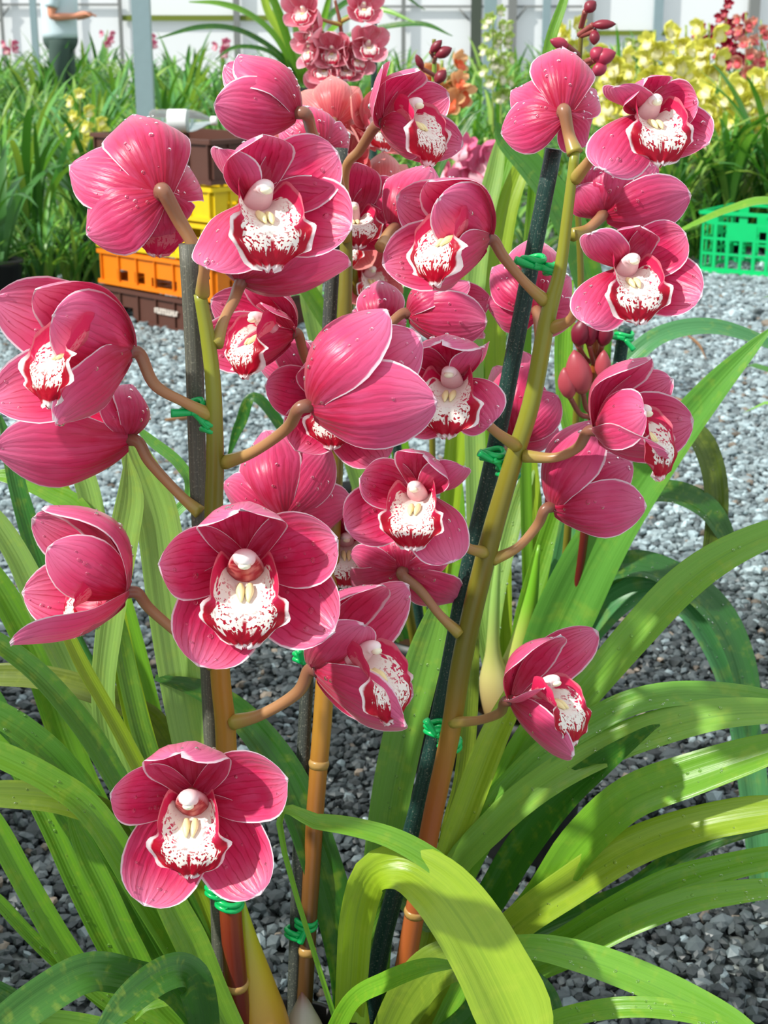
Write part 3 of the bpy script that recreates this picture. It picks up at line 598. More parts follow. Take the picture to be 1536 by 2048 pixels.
flower(A, (700, 440), 1.19, .048, (.2, .3, .9))
# right spike
flower(C_, (975, 478), 1.02, .06, (-.75, .08, .65), lo=.3, tips=[(862, 352, 'D'), (792, 394, 'l'), (878, 396, 'r', .74, .10, (.45, -.15, -.88)), (764, 528, 'L'), (872, 566, 'R', .5, .08, (.1, .8, -.58))], ped=[(1090, 602), (1050, 565), (1008, 515)], pY=1.04, wsc=1.0)
flower(C_, (1127, 226), 1.05, .052, (0, .05, -1), tips=[(1122, 98), (1022, 182), (1002, 268), (1192, 180), (1170, 292)], ped=[(1150, 306), (1138, 270)], pY=1.04, pw=.0042, lip=False)
flower(C_, (1286, 226), .99, .053, (.28, .02, .95), tips=[(1290, 152, 'D', .42), (1230, 172, 'l', .5, .08, (.62, -.1, -.75)), (1397, 202, 'r'), (1208, 340, 'L', .25, .0, (.5, .6, -.6)), (1419, 288, 'R')], ped=[(1150, 358), (1180, 320), (1200, 290)], pY=1.04)
flower(C_, (1205, 428), 1.07, .058, (.35, .55, -.6), tips=[(1214, 306, 'D', .1), (1312, 326, 'l', -.15), (1381, 386, 'L', .15), (1155, 372, 'R', .1), (1160, 335, 'r', -.2)], ped=[(1145, 470), (1175, 458)], pY=1.05, lip=False)
flower(C_, (1244, 538), .99, .053, (.26, .02, .95), tips=[(1278, 446, 'D', .42), (1182, 466, 'l', .45, .08, (.62, -.1, -.75)), (1373, 468, 'r'), (1172, 648, 'L', .25, .0, (.5, .6, -.6)), (1404, 592, 'R')], ped=[(1104, 655), (1140, 640), (1165, 600)], pY=1.04)
flower(C_, (1073, 622), 1.12, .052, (0, .4, -.9), tips=[(1066, 477), (985, 535), (976, 615), (1142, 555), (1148, 640)], ped=[(1085, 720), (1078, 665)], pY=1.07, lip=False)
flower(C_, (908, 760), .99, .055, (-.22, .02, .97), tips=[(884, 672, 'D'), (968, 690, 'r', .5, .08, (-.62, -.1, -.75)), (800, 735, 'l'), (985, 850, 'R', .3, .05, (-.4, .6, -.65)), (800, 860, 'L')], ped=[(1034, 892), (990, 862), (950, 820)], pY=1.045)
flower(C_, (840, 985), .99, .053, (-.24, .02, .96), tips=[(852, 900, 'D'), (720, 955, 'l'), (928, 932, 'r', .5, .08, (-.62, -.1, -.75)), (690, 1058, 'L'), (905, 1125, 'R', .3, .05, (-.4, .6, -.65))], ped=[(968, 1105), (930, 1092), (880, 1040)], pY=1.05)
flower(C_, (806, 1143), 1.06, .052, (.1, .55, -.8), tips=[(916, 1200), (704, 1178), (700, 1110), (900, 1120), (800, 1040)], ped=[(920, 1268), (880, 1230), (840, 1180)], pY=1.055, lip=False)
flower(C_, (1022, 1402), 1.0, .058, (.74, .22, .6), lo=.35, tips=[(1118, 1264, 'D'), (1197, 1262, 'r'), (1084, 1374, 'l', .7, .10, (-.5, -.1, -.85)), (1147, 1513, 'L', .7, .08, (-.2, .65, -.73)), (1150, 1450, 'R')], ped=[(905, 1445), (960, 1440), (1000, 1425)], pY=1.06)
flower(C_, (1190, 862), 1.02, .06, (.78, .1, .55), lo=.32, tips=[(1290, 705, 'D'), (1346, 757, 'r'), (1296, 822, 'l'), (1338, 905, 'L'), (1388, 842, 'R')], ped=[(1048, 912), (1110, 915), (1155, 895)], pY=1.045)
flower(C_, (1102, 1014), 1.05, .062, (.7, .3, -.4), tips=[(1192, 840, 'D', .2), (1265, 925, 'l', 0), (1294, 1012, 'L', .25), (1220, 900, 'r', -.3), (1245, 985, 'R', -.3)], ped=[(985, 1120), (1035, 1095), (1075, 1050)], pY=1.055, lip=False)
flower(C_, (1022, 880), 1.12, .055, (.5, .5, -.6), tips=[(1045, 702), (1116, 790), (1118, 862), (985, 735), (1080, 760)], lip=False)
# coral orchid and small rose-pink orchid further back
CM = (CORAL, LIP_C); RM = (ROSE, LIP_R)
flower(E_, (668, 244), 1.6, .058, (0, .35, -.9), tips=[(662, 153), (603, 185), (718, 175), (622, 238), (714, 236)], ped=[(690, 420), (672, 290)], pY=1.63, mats=CM, drops=3, lip=False, wsc=.78)
flower(E_, (768, 398), 1.6, .056, (0, .4, -.9), tips=[(766, 305), (712, 345), (812, 330), (732, 385), (818, 380)], ped=[(700, 470), (740, 460)], pY=1.66, mats=CM, drops=3, lip=False, wsc=.78)
flower(E_, (705, 320), 1.62, .05, (-.5, -.1, .8), mats=CM, drops=0)
flower(E_, (700, 470), 1.66, .05, (-.2, -.1, .9), mats=CM, drops=0)
flower(E_, (610, 285), 1.62, .05, (-.5, .3, -.6), mats=CM, drops=0, lip=False)
flower(E_, (735, 545), 1.7, .05, (.3, -.1, .8), mats=CM, drops=0)
flower(E_, (735, 255), 1.62, .048, (.5, .2, .7), mats=CM, drops=0)
for cx, cy, F in [(610, 22, (-.3, 0, .9)), (640, 62, (-.6, .2, .4)), (725, 14, (.2, 0, 1)), (665, 100, (-.1, -.1, 1)), (734, 90, (.25, 0, 1)), (655, 138, (-.3, .1, .8)), (690, 140, (.1, .2, .9)), (630, 95, (-.7, -.1, .5)), (705, 118, (.4, .1, .6)), (655, 175, (-.3, .1, .7))]:
    flower(G_, (cx, cy), 2.33, .040, F, cup=6, ls=.8, mats=RM, drops=0, pw=.0026, ped=[(684, cy+28), ((684+cx)/2, cy+18)], pY=2.35)
# buds
DKB = srgb(150, 44, 62)
for c, t, w_, p in [((1171, 22), (1192, 3), 26, [(1162, 55)]), ((1186, 50), (1232, 48), 20, [(1158, 70)]), ((1190, 62), (1188, 90), 22, [(1160, 72)]), ((1135, 92), (1100, 80), 24, [(1157, 110)]), ((1185, 118), (1205, 95), 30, [(1157, 130)]), ((1190, 120), (1232, 105), 34, [(1157, 140)]), ((1210, 128), (1185, 150), 28, [(1156, 160)])]:
    bud(D_, c, t, 1.48, w_, p, DKB if c[1] < 80 else srgb(200, 60, 92), 1.5)
for c, t, w_, p in [((1166, 785), (1148, 700), 54, [(1188, 830), (1172, 815)]), ((1140, 795), (1128, 735), 38, [(1186, 835), (1160, 828)]), ((1155, 690), (1170, 635), 40, [(1188, 725), (1172, 718)]), ((1205, 690), (1215, 640), 36, [(1194, 720)]), ((1178, 690), (1185, 625), 34, [(1190, 735)]), ((1205, 760), (1208, 700), 34, [(1188, 800)])]:
    bud(D_, c, t, 1.5, w_, p, srgb(140, 30, 56) if t[1] < 650 else srgb(206, 84, 96), 1.52)
for c, t, w_, p in [((862, 104), (884, 80), 18, [(868, 115)]), ((872, 112), (904, 96), 24, [(868, 125)]), ((845, 138), (832, 108), 16, [(868, 150)]), ((872, 165), (892, 140), 24, [(867, 170)]), ((852, 160), (838, 150), 14, [(867, 172)])]:
    bud(E_, c, t, 1.88, w_, p, DKB, 1.9)
# plant ties
def tl(s): return 'green plastic tie '+s
tie((386, 820), (422, 858), .952, 21, 18, tl('on the weathered grey stake, above the curving pedicel'), (342, 826))
tie((434, 1785), (459, 1808), .965, 20, 25, tl('below the lowest front-facing flower'))
tie((1066, 530), (1108, 545), 1.052, 22, 18, tl('at the top of the tall dark green stake'), (1030, 520))
tie((985, 916), (1016, 948), 1.06, 22, 21, tl('halfway up the tall dark green stake'), (958, 905))
tie((872, 1462), (899, 1492), 1.075, 21, 21, tl('low on the tall dark green stake'), (852, 1440))
tie((592, 1868), (612, 1850), 1.055, 19, 19, tl('with a loose end at the foot of the dark grey stake'), (600, 1886))
tie((1196, 672), (1248, 676), 1.535, 14, 17, tl('on the short stake by the red buds'), (1268, 700))
tie((742, 488), (700, 480), 1.6, 11, 12, tl('behind the top middle flowers on the thin stake'), None)
tie((604, 1318), (642, 1335), 1.085, 15, 20, tl('on the dark grey stake under the big central flower'), (598, 1300))
# --- leaves (px path with widths)
LG, YL, DG, BL, PL_ = srgb(116, 172, 44), srgb(156, 186, 48), srgb(56, 112, 34), srgb(84, 150, 92), srgb(146, 184, 92)
def leaves(par, rows):
    for Y0, Y1, col, pts, *k in rows: leaf(par, Y0, Y1, col, pts, **(k[0] if k else {}))
leaves(A, [
 (.93, .84, DG, [(420, 2120, 50), (400, 2000, 66), (372, 1945, 72), (320, 1955, 70), (250, 2010, 60), (190, 2080, 20)], dict(nhint=(0, -.6, .8))),
 (.95, .82, srgb(66, 124, 38), [(470, 2150, 40), (350, 1985, 50), (260, 1955, 70), (180, 1945, 76), (100, 1985, 80), (0, 2060, 70), (-60, 2120, 8)]),
 (1.0, .98, LG, [(520, 2120, 30), (330, 2060, 34), (210, 1990, 40), (145, 1920, 50), (60, 1780, 48), (-10, 1650, 44), (-60, 1560, 6)]),
 (1.02, .98, LG, [(500, 2150, 20), (260, 2040, 26), (130, 1935, 28), (60, 1870, 26), (-5, 1800, 24), (-50, 1760, 5)]),
 (1.02, 1.05, LG, [(500, 2150, 30), (330, 2060, 38), (235, 1925, 42), (160, 1780, 42), (100, 1650, 40), (40, 1540, 34), (-30, 1440, 6)]),
 (1.0, .97, srgb(112, 138, 40), [(500, 2100, 40), (400, 1880, 50), (300, 1705, 54), (230, 1640, 56), (120, 1600, 56), (-5, 1588, 52), (-70, 1590, 6)]),
 (.99, .95, LG, [(490, 2120, 40), (430, 2030, 52), (370, 1920, 58), (290, 1790, 58), (190, 1630, 56), (100, 1560, 52), (-10, 1505, 48), (-70, 1480, 6)]),
 (1.03, 1.0, srgb(92, 150, 50), [(500, 2120, 40), (400, 1990, 54), (330, 1870, 56), (230, 1690, 58), (140, 1550, 58), (60, 1470, 54), (-20, 1420, 46), (-70, 1400, 6)]),
 (1.0, .95, srgb(86, 142, 44), [(480, 2100, 40), (390, 1850, 44), (300, 1680, 46), (235, 1560, 46), (170, 1455, 46), (80, 1350, 42), (-10, 1280, 36), (-60, 1250, 6)]),
 (1.02, 1.0, YL, [(490, 2100, 26), (420, 1850, 32), (320, 1620, 32), (255, 1490, 30), (205, 1400, 28), (160, 1320, 28), (110, 1210, 20), (90, 1150, 4)]),
 (1.04, 1.06, PL_, [(500, 2120, 40), (430, 1950, 46), (310, 1720, 50), (235, 1540, 50), (207, 1400, 46), (222, 1240, 54), (248, 1080, 60), (262, 990, 52), (254, 905, 5)]),
 (1.06, 1.1, PL_, [(510, 2150, 50), (450, 1850, 66), (400, 1560, 76), (365, 1380, 80), (338, 1200, 84), (318, 1050, 84), (290, 960, 76), (258, 880, 40), (240, 850, 5)]),
 (1.07, 1.12, YL, [(500, 2150, 40), (420, 1900, 56), (340, 1650, 56), (290, 1500, 52), (250, 1330, 46), (225, 1200, 40), (215, 1120, 5)]),
 (1.08, 1.1, srgb(108, 152, 56), [(500, 2150, 30), (420, 1850, 40), (330, 1600, 42), (280, 1450, 40), (245, 1290, 36), (230, 1180, 4)]),
 (1.10, 1.12, srgb(124, 142, 50), [(520, 2120, 30), (430, 1720, 44), (330, 1480, 50), (270, 1420, 50), (180, 1380, 50), (80, 1355, 48), (-10, 1350, 44), (-60, 1352, 6)]),
 (1.05, 1.08, DG, [(705, 2140, 60), (698, 1960, 70), (665, 1800, 76), (612, 1640, 76), (560, 1530, 70), (480, 1430, 56), (400, 1380, 40), (310, 1355, 12)]),
 (1.14, 1.2, PL_, [(500, 2100, 30), (260, 1560, 44), (150, 1360, 50), (90, 1230, 56), (40, 1120, 48), (-10, 1040, 40), (-50, 990, 5)]),
 (1.2, 1.25, srgb(70, 130, 60), [(480, 2100, 30), (240, 1480, 44), (140, 1280, 48), (80, 1120, 44), (40, 990, 36), (20, 900, 30), (0, 830, 5)]),
 (1.18, 1.2, LG, [(460, 2050, 30), (230, 1680, 50), (140, 1500, 58), (80, 1330, 60), (20, 1210, 54), (-30, 1130, 40), (-60, 1080, 5)]),
 (1.2, 1.2, srgb(88, 150, 60), [(470, 2100, 30), (300, 1840, 50), (140, 1660, 56), (40, 1520, 58), (-20, 1400, 52), (-70, 1300, 6)]),
 (1.05, 1.04, srgb(92, 150, 44), [(520, 2120, 30), (410, 1985, 52), (330, 1920, 54), (260, 1790, 54), (180, 1690, 50), (120, 1620, 30), (90, 1560, 5)]),
 (.97, .96, srgb(128, 176, 58), [(500, 2140, 50), (430, 2000, 64), (385, 1890, 66), (345, 1810, 60), (300, 1700, 44), (270, 1620, 5)]),
 (.99, 1.0, LG, [(480, 2140, 40), (330, 2010, 46), (260, 1890, 48), (215, 1790, 44), (170, 1700, 40), (130, 1600, 5)]),
 (1.02, 1.02, srgb(70, 128, 36), [(480, 2140, 40), (420, 1980, 50), (380, 1900, 52), (330, 1830, 46), (290, 1760, 5)]),
 (1.2, 1.3, LG, [(420, 1900, 30), (260, 1260, 40), (170, 1040, 44), (100, 985, 40), (30, 955, 36), (-40, 950, 5)]),
 (1.22, 1.3, PL_, [(420, 1900, 30), (250, 1300, 40), (195, 1060, 44), (170, 960, 44), (140, 900, 36), (120, 850, 5)]),
 (1.24, 1.34, YL, [(420, 1900, 30), (230, 1280, 34), (160, 1080, 38), (110, 960, 36), (60, 900, 30), (20, 860, 5)]),
 (1.22, 1.28, srgb(100, 160, 70), [(430, 1900, 20), (330, 1150, 24), (380, 990, 22), (360, 930, 22), (300, 880, 20), (270, 850, 4)]),
 (.93, .9, LG, [(460, 2150, 60), (330, 2110, 60), (230, 2075, 60), (120, 2050, 54), (-10, 2045, 44), (-60, 2050, 5)]),
 (.94, .9, DG, [(470, 2150, 50), (300, 2120, 50), (180, 2080, 50), (60, 2020, 44), (-20, 1975, 36), (-60, 1960, 5)]),
 (.99, .96, LG, [(520, 2150, 40), (480, 2050, 50), (430, 2010, 50), (380, 1990, 40), (300, 2010, 20), (270, 2040, 4)], dict(nhint=(0, -.6, .8))),
])
leaves(A, [
 (1.05, .88, srgb(158, 190, 44), [(690, 2150, 50), (702, 1960, 66), (712, 1840, 70), (742, 1752, 74), (805, 1735, 96), (868, 1772, 122), (925, 1840, 140), (978, 1930, 150), (1030, 2040, 152), (1068, 2150, 60)], dict(nhint=(.2, -.7, .7))),
 (1.0, .96, srgb(120, 176, 50), [(705, 2150, 10), (560, 1660, 12), (640, 1645, 32), (760, 1668, 40), (850, 1712, 46), (920, 1770, 44), (1000, 1860, 34), (1050, 1940, 5)]),
])
TOWARDS = dict(nhint=(0, -.6, .8))
leaves(C_, [
 (1.02, .97, srgb(132, 160, 52), [(745, 2150, 60), (805, 2020, 84), (850, 1955, 92), (900, 1925, 90), (950, 1925, 80), (985, 1960, 60), (1000, 2010, 10)], TOWARDS),
 (1.0, .92, LG, [(640, 2140, 40), (700, 2010, 40), (770, 1965, 40), (850, 1935, 36), (920, 1930, 10)], TOWARDS),
 (1.05, .95, srgb(120, 178, 56), [(860, 2090, 30), (960, 1920, 44), (1050, 1895, 50), (1150, 1912, 62), (1260, 1950, 70), (1370, 2000, 70), (1480, 2060, 56), (1560, 2120, 8)], TOWARDS),
 (1.08, 1.0, YL, [(820, 2080, 40), (950, 1930, 60), (1040, 1845, 70), (1140, 1775, 78), (1260, 1700, 82), (1400, 1650, 76), (1540, 1625, 66), (1640, 1620, 6)], TOWARDS),
 (1.1, 1.0, LG, [(820, 2080, 40), (960, 1930, 56), (1080, 1800, 70), (1160, 1690, 84), (1260, 1600, 92), (1390, 1550, 88), (1540, 1500, 66), (1640, 1470, 6)], TOWARDS),
 (1.12, 1.06, srgb(128, 176, 66), [(800, 2090, 30), (880, 1790, 50), (990, 1650, 62), (1100, 1560, 68), (1220, 1495, 76), (1330, 1455, 76), (1440, 1430, 66), (1560, 1425, 50), (1640, 1440, 6)], TOWARDS),
 (1.13, 1.08, srgb(112, 170, 60), [(800, 2080, 30), (930, 1700, 46), (1050, 1540, 52), (1160, 1460, 54), (1270, 1405, 56), (1390, 1388, 54), (1540, 1405, 48), (1640, 1440, 6)], TOWARDS),
 (1.15, 1.12, srgb(124, 178, 62), [(790, 2080, 30), (950, 1700, 50), (1070, 1510, 58), (1180, 1375, 64), (1270, 1270, 70), (1360, 1175, 72), (1450, 1110, 66), (1560, 1060, 50), (1660, 1030, 6)]),
 (1.18, 1.05, DG, [(800, 2060, 40), (960, 1830, 60), (1040, 1700, 66), (1120, 1600, 62), (1200, 1530, 50), (1290, 1465, 20), (1320, 1450, 4)]),
 (1.1, 1.06, LG, [(820, 2090, 40), (960, 1960, 46), (1100, 1900, 54), (1220, 1830, 60), (1340, 1770, 62), (1460, 1735, 56), (1560, 1715, 46), (1640, 1710, 6)], TOWARDS),
 (1.08, 1.04, srgb(130, 184, 60), [(830, 2090, 40), (990, 1980, 44), (1130, 1915, 50), (1250, 1850, 54), (1370, 1805, 54), (1480, 1785, 48), (1580, 1775, 34), (1650, 1775, 6)], TOWARDS),
 (1.0, .94, LG, [(900, 2120, 30), (1060, 2060, 36), (1150, 2030, 40), (1260, 2015, 42), (1370, 2025, 40), (1470, 2060, 24), (1510, 2090, 4)], TOWARDS),
 (1.13, 1.2, srgb(118, 172, 66), [(745, 2080, 50), (752, 1850, 66), (775, 1640, 74), (805, 1480, 78), (842, 1340, 72), (872, 1240, 50), (885, 1180, 6)]),
 (1.15, 1.2, srgb(112, 132, 42), [(830, 2080, 20), (890, 1700, 30), (925, 1560, 34), (940, 1400, 32), (945, 1250, 26), (950, 1150, 5)]),
 (1.1, 1.12, YL, [(800, 2090, 40), (890, 1740, 52), (935, 1610, 58), (985, 1480, 56), (1030, 1390, 44), (1070, 1320, 30), (1100, 1280, 4)]),
 (1.12, 1.15, LG, [(810, 2090, 40), (920, 1720, 56), (990, 1600, 60), (1050, 1490, 58), (1110, 1390, 44), (1160, 1310, 26), (1190, 1280, 4)]),
 (1.15, 1.1, DG, [(830, 2080, 40), (1000, 1910, 46), (1130, 1840, 50), (1260, 1790, 50), (1380, 1700, 44), (1500, 1660, 30), (1600, 1650, 4)], TOWARDS),
 (1.02, 1.0, DG, [(820, 2120, 50), (930, 2050, 60), (1010, 1960, 60), (1080, 1990, 60), (1110, 2080, 50), (1120, 2140, 5)], TOWARDS),
 (1.12, 1.1, srgb(86, 130, 40), [(820, 2090, 20), (760, 1990, 30), (720, 1900, 30), (790, 1800, 30), (860, 1850, 30), (900, 1800, 4)]),
])
leaves(D_, [
 (1.6, 1.5, srgb(104, 168, 66), [(1040, 1440, 60), (1085, 1330, 96), (1130, 1230, 114), (1190, 1110, 108), (1260, 1000, 92), (1345, 880, 76), (1430, 775, 56), (1500, 700, 30), (1545, 655, 5)]),
 (1.62, 1.7, BL, [(1060, 1420, 30), (1150, 1000, 40), (1210, 790, 44), (1260, 720, 44), (1330, 668, 42), (1430, 655, 40), (1540, 690, 30), (1610, 730, 5)], TOWARDS),
 (1.65, 1.62, srgb(92, 112, 34), [(1060, 1420, 30), (1240, 1010, 40), (1330, 880, 46), (1390, 870, 50), (1425, 940, 50), (1432, 1040, 44), (1415, 1130, 26), (1405, 1180, 4)]),
 (1.68, 1.6, DG, [(1060, 1420, 30), (1180, 1080, 44), (1270, 1000, 50), (1340, 985, 54), (1410, 1015, 56), (1450, 1070, 40), (1465, 1110, 5)], TOWARDS),
 (1.66, 1.55, srgb(58, 116, 52), [(1070, 1420, 40), (1170, 1180, 60), (1260, 1130, 64), (1350, 1155, 66), (1430, 1220, 66), (1478, 1310, 58), (1500, 1420, 44), (1500, 1500, 5)], TOWARDS),
 (1.64, 1.5, BL, [(1070, 1420, 40), (1180, 1260, 60), (1270, 1185, 66), (1360, 1200, 70), (1430, 1290, 66), (1480, 1420, 62), (1508, 1600, 58), (1525, 1800, 46), (1540, 1980, 20), (1545, 2030, 4)], TOWARDS),
 (1.66, 1.6, srgb(80, 148, 76), [(1070, 1420, 40), (1150, 1280, 66), (1220, 1205, 70), (1290, 1175, 60), (1370, 1150, 30), (1410, 1140, 4)], TOWARDS),
 (1.62, 1.72, PL_, [(1010, 1420, 24), (985, 1310, 26), (995, 1180, 32), (1025, 1050, 34), (1055, 950, 26), (1075, 880, 5)]),
 (1.63, 1.72, LG, [(1030, 1420, 30), (1045, 1260, 40), (1085, 1120, 44), (1120, 1010, 40), (1150, 900, 30), (1165, 830, 5)]),
 (1.64, 1.74, YL, [(1020, 1420, 30), (1050, 1250, 34), (1070, 1100, 34), (1062, 950, 30), (1040, 800, 28), (1030, 700, 5)]),
 (1.66, 1.8, PL_, [(1000, 1420, 30), (960, 1200, 36), (950, 900, 40), (945, 650, 42), (960, 480, 40), (990, 340, 34), (1005, 250, 5)]),
 (1.68, 1.8, YL, [(1010, 1420, 30), (1000, 1000, 40), (990, 640, 42), (1010, 440, 42), (1045, 330, 34), (1070, 270, 5)]),
 (1.7, 1.82, LG, [(1000, 1420, 30), (975, 1000, 36), (965, 600, 40), (985, 430, 42), (1010, 330, 42), (1030, 260, 5)]),
 (1.72, 1.7, srgb(76, 136, 42), [(1060, 1420, 30), (1190, 760, 50), (1170, 540, 62), (1120, 415, 66), (1060, 335, 62), (1010, 280, 44), (995, 245, 5)]),
 (1.6, 1.7, LG, [(1080, 1420, 30), (1170, 1050, 34), (1130, 800, 34), (1130, 640, 34), (1145, 560, 5)]),
 (1.6, 1.68, YL, [(1060, 1420, 20), (1220, 960, 26), (1215, 800, 30), (1170, 700, 28), (1130, 620, 4)]),
])
leaves(E_, [
 (1.88, 1.8, LG, [(850, 1345, 30), (780, 1000, 34), (720, 760, 36), (640, 620, 36), (600, 560, 30), (560, 520, 5)]),
 (1.9, 1.95, PL_, [(850, 1345, 30), (700, 900, 40), (630, 640, 42), (625, 560, 40), (640, 500, 5)]),
 (1.88, 1.9, srgb(52, 110, 40), [(850, 1345, 20), (640, 980, 22), (520, 800, 22), (480, 850, 22), (455, 920, 4)]),
 (1.9, 1.9, LG, [(850, 1345, 30), (800, 900, 36), (760, 640, 36), (800, 560, 34), (850, 540, 5)]),
 (1.9, 1.98, YL, [(860, 1345, 30), (900, 1000, 40), (930, 700, 44), (935, 560, 44), (945, 450, 40), (950, 380, 5)]),
 (1.9, 1.85, srgb(120, 178, 76), [(855, 1345, 30), (800, 1270, 34), (700, 1250, 30), (640, 1330, 5)]),
 (1.92, 2.0, LG, [(870, 1345, 30), (890, 1200, 40), (910, 1050, 40), (915, 900, 5)]),
])
leaves(G_, [(2.45, 2.5, LG, [(740, 1130, 20), (690, 700, 24), (640, 400, 24), (600, 250, 22), (570, 160, 4)]), (2.45, 2.5, DG, [(740, 1130, 20), (800, 700, 24), (860, 380, 24), (930, 250, 20), (960, 220, 4)])])
leaves(D_, [(1.66, 1.75, LG, [(1060, 1420, 20), (1050, 700, 24), (1075, 300, 24), (1095, 110, 22), (1125, 10, 18), (1150, -60, 3)])])
wet_leaves(A, 6); wet_leaves(C_, 14); wet_leaves(D_, 7)
# pseudobulbs
def bulb(par, pts, name='pseudobulb'):
    W3 = [P(x, y, Y) for x, y, Y, w_, c in pts]; b = MB(); b.tube(W3, [w_*zdep(q)/FPX/2 for (x, y, Y, w_, c), q in zip(pts, W3)], 16, [c for *_, c in pts], sub=24); return b.build(name, STEM, par)
bulb(A, [(486, 1800, 1.0, 6, YL), (494, 1880, 1.0, 44, srgb(176, 170, 40)), (508, 1980, 1.0, 92, srgb(186, 150, 44)), (520, 2070, 1.0, 128, srgb(178, 124, 52)), (525, 2160, 1.0, 110, srgb(150, 110, 60))])
bulb(A, [(604, 1985, 1.02, 4, srgb(120, 70, 60)), (606, 2020, 1.02, 44, srgb(170, 164, 150)), (606, 2080, 1.02, 96, srgb(176, 160, 120)), (600, 2160, 1.02, 90, srgb(150, 130, 80))])
bulb(A, [(705, 1960, 1.04, 40, LG), (706, 2060, 1.04, 70, YL), (700, 2160, 1.03, 80, srgb(150, 150, 60))])
bulb(D_, [(1000, 1080, 1.62, 6, PL_), (990, 1200, 1.62, 20, PL_), (986, 1300, 1.62, 30, srgb(170, 176, 96)), (990, 1360, 1.62, 64, srgb(186, 172, 108)), (1000, 1420, 1.62, 66, srgb(150, 120, 76)), (1000, 1450, 1.62, 40, srgb(110, 84, 56))])
bulb(D_, [(1078, 1090, 1.63, 6, LG), (1062, 1200, 1.63, 28, LG), (1040, 1290, 1.63, 44, srgb(176, 184, 92)), (1015, 1370, 1.63, 60, srgb(178, 168, 110)), (1000, 1450, 1.62, 60, srgb(150, 120, 80))])
# ================================================================ BACKGROUND
GREENS = [srgb(70, 128, 48), srgb(96, 154, 62), srgb(120, 174, 76), srgb(56, 108, 44), srgb(140, 178, 84), srgb(84, 146, 84)]
def clump_geo(n, H, spread, seed, wid=.03, up=.9):
    """a pot-sized tuft of arching strap leaves, base at the origin"""
    r = random.Random(seed); b = MB()
    for i in range(n):
        az = r.uniform(0, 2*math.pi); L = H*r.uniform(.75, 1.35); el = math.radians(r.uniform(58, 88)); dr = r.uniform(.5, 1.9)/up
        p = np.array([r.uniform(-.05, .05), r.uniform(-.05, .05), 0.0]); d = np.array([math.cos(az), math.sin(az), 0]); pts = [p]; ns = 9
        for k in range(ns): e = el-dr*(k/ns)**1.6; p = p+(d*math.cos(e)*spread+np.array([0, 0, math.sin(e)]))*L/ns; pts.append(p)
        pts = np.array(pts); t = np.gradient(pts, axis=0); s_ = np.cross([-d[1], d[0], 0], [0, 0, 1.0]); s_ = np.array([-d[1], d[0], 0]); a = r.uniform(-.6, .6); 
        w_ = wid*r.uniform(.7, 1.2)*np.interp(np.linspace(0, 1, ns+1), [0, .2, .6, .85, 1], [.5, .8, 1, .7, .03])/2
        V = []; 
        for k in range(ns+1): S = s_*math.cos(a)+np.array([0, 0, 1])*math.sin(a)*.5; up_ = np.array([0, 0, .3*w_[k]]); V += [pts[k]+S*w_[k]+up_, pts[k], pts[k]-S*w_[k]+up_]
        c = np.array(r.choice(GREENS))*r.uniform(.75, 1.2); b.add(V, grid_faces(ns+1, 3), c=c)
    return b
def clump(name, seed, n=34, H=.5, spread=1.0, wid=.03, loc=(0, 0, 0), par=None):
    b = clump_geo(n, H, spread, seed, wid); b.v = (np.array(b.v)+np.array(loc)).tolist(); return b.build(name, BGLEAF, par, origin=loc)
protos = []
def bed(x, y, h, rz, label, group):
    i = R_.randrange(8)
    if len(protos) < 8: o = clump('orchid_plant', 40+len(protos), 40, .5); protos.append(o)
    else: o = protos[i].copy(); COL.objects.link(o)
    o.location = (x, y, 0); o.rotation_euler = (0, 0, rz); s = h/.52; o.scale = (s*.95, s*.95, s); tag(o, label, 'orchid', group)
rb = random.Random(11); cnt = 0
Yb = 6.35
while Yb < 24:
    h0 = np.interp(Yb, [6, 7, 9, 11, 14, 18, 24], [.34, .38, .50, .64, .82, .90, .95]); stp = np.interp(Yb, [6, 10, 16, 24], [.38, .45, .80, 1.4])
    half = Yb*.268+.75; n = int(2*half/stp)
    for i in range(n+1):
        x = -half+i*stp+rb.uniform(-.09, .09); y = Yb+rb.uniform(-.12, .12)
        if 1.1 < x < 2.0 and y < 7.1: continue
        if y > 11 and rb.random() < .12: continue
        bed(x, y, h0*rb.uniform(.85, 1.12), rb.uniform(0, 6.28), 'leafy green orchid without flowers in the crowded bed behind the path', 'leafy orchids in the bed behind'); cnt += 1
    Yb += np.interp(Yb, [6, 10, 16, 24], [.42, .6, 1.3, 2.4])
# taller, broader-leaved plants at the front of the bed and over the green crate
def tall(px, Y, H, n, seed, wid, label, sp=1.0):
    x = P(px, 400, Y)[0]; e = empty('orchid_plant', (x, Y, 0), label, 'orchid', 'tall strap-leaved orchids at the edge of the bed')
    clump('foliage', seed, n, H, sp, wid, (x, Y, .16), e)
    v, f = lathe([(0, 0), (.08, 0), (.1, .17), (.105, .17), (.105, .19), (.09, .19), (.085, .17), (0, .165)], (x, Y, 0), 20); mk('pot', v, f, BLACKP, e)
tall(60, 6.1, .62, 34, 71, .034, 'tall strap-leaved orchid at the far left edge of the path')
tall(180, 6.3, .52, 30, 72, .034, 'tall strap-leaved orchid just left of the orange crate')
tall(-20, 5.6, .50, 30, 78, .034, 'strap-leaved orchid cut by the left picture edge near the path')
tall(1450, 7.15, .62, 44, 73, .036, 'tall strap-leaved orchid hanging its leaves over the green crate')
tall(1560, 7.1, .66, 40, 74, .036, 'tall strap-leaved orchid behind the right end of the green crate')
tall(1345, 7.0, .50, 36, 75, .034, 'tall strap-leaved orchid left of the green crate')
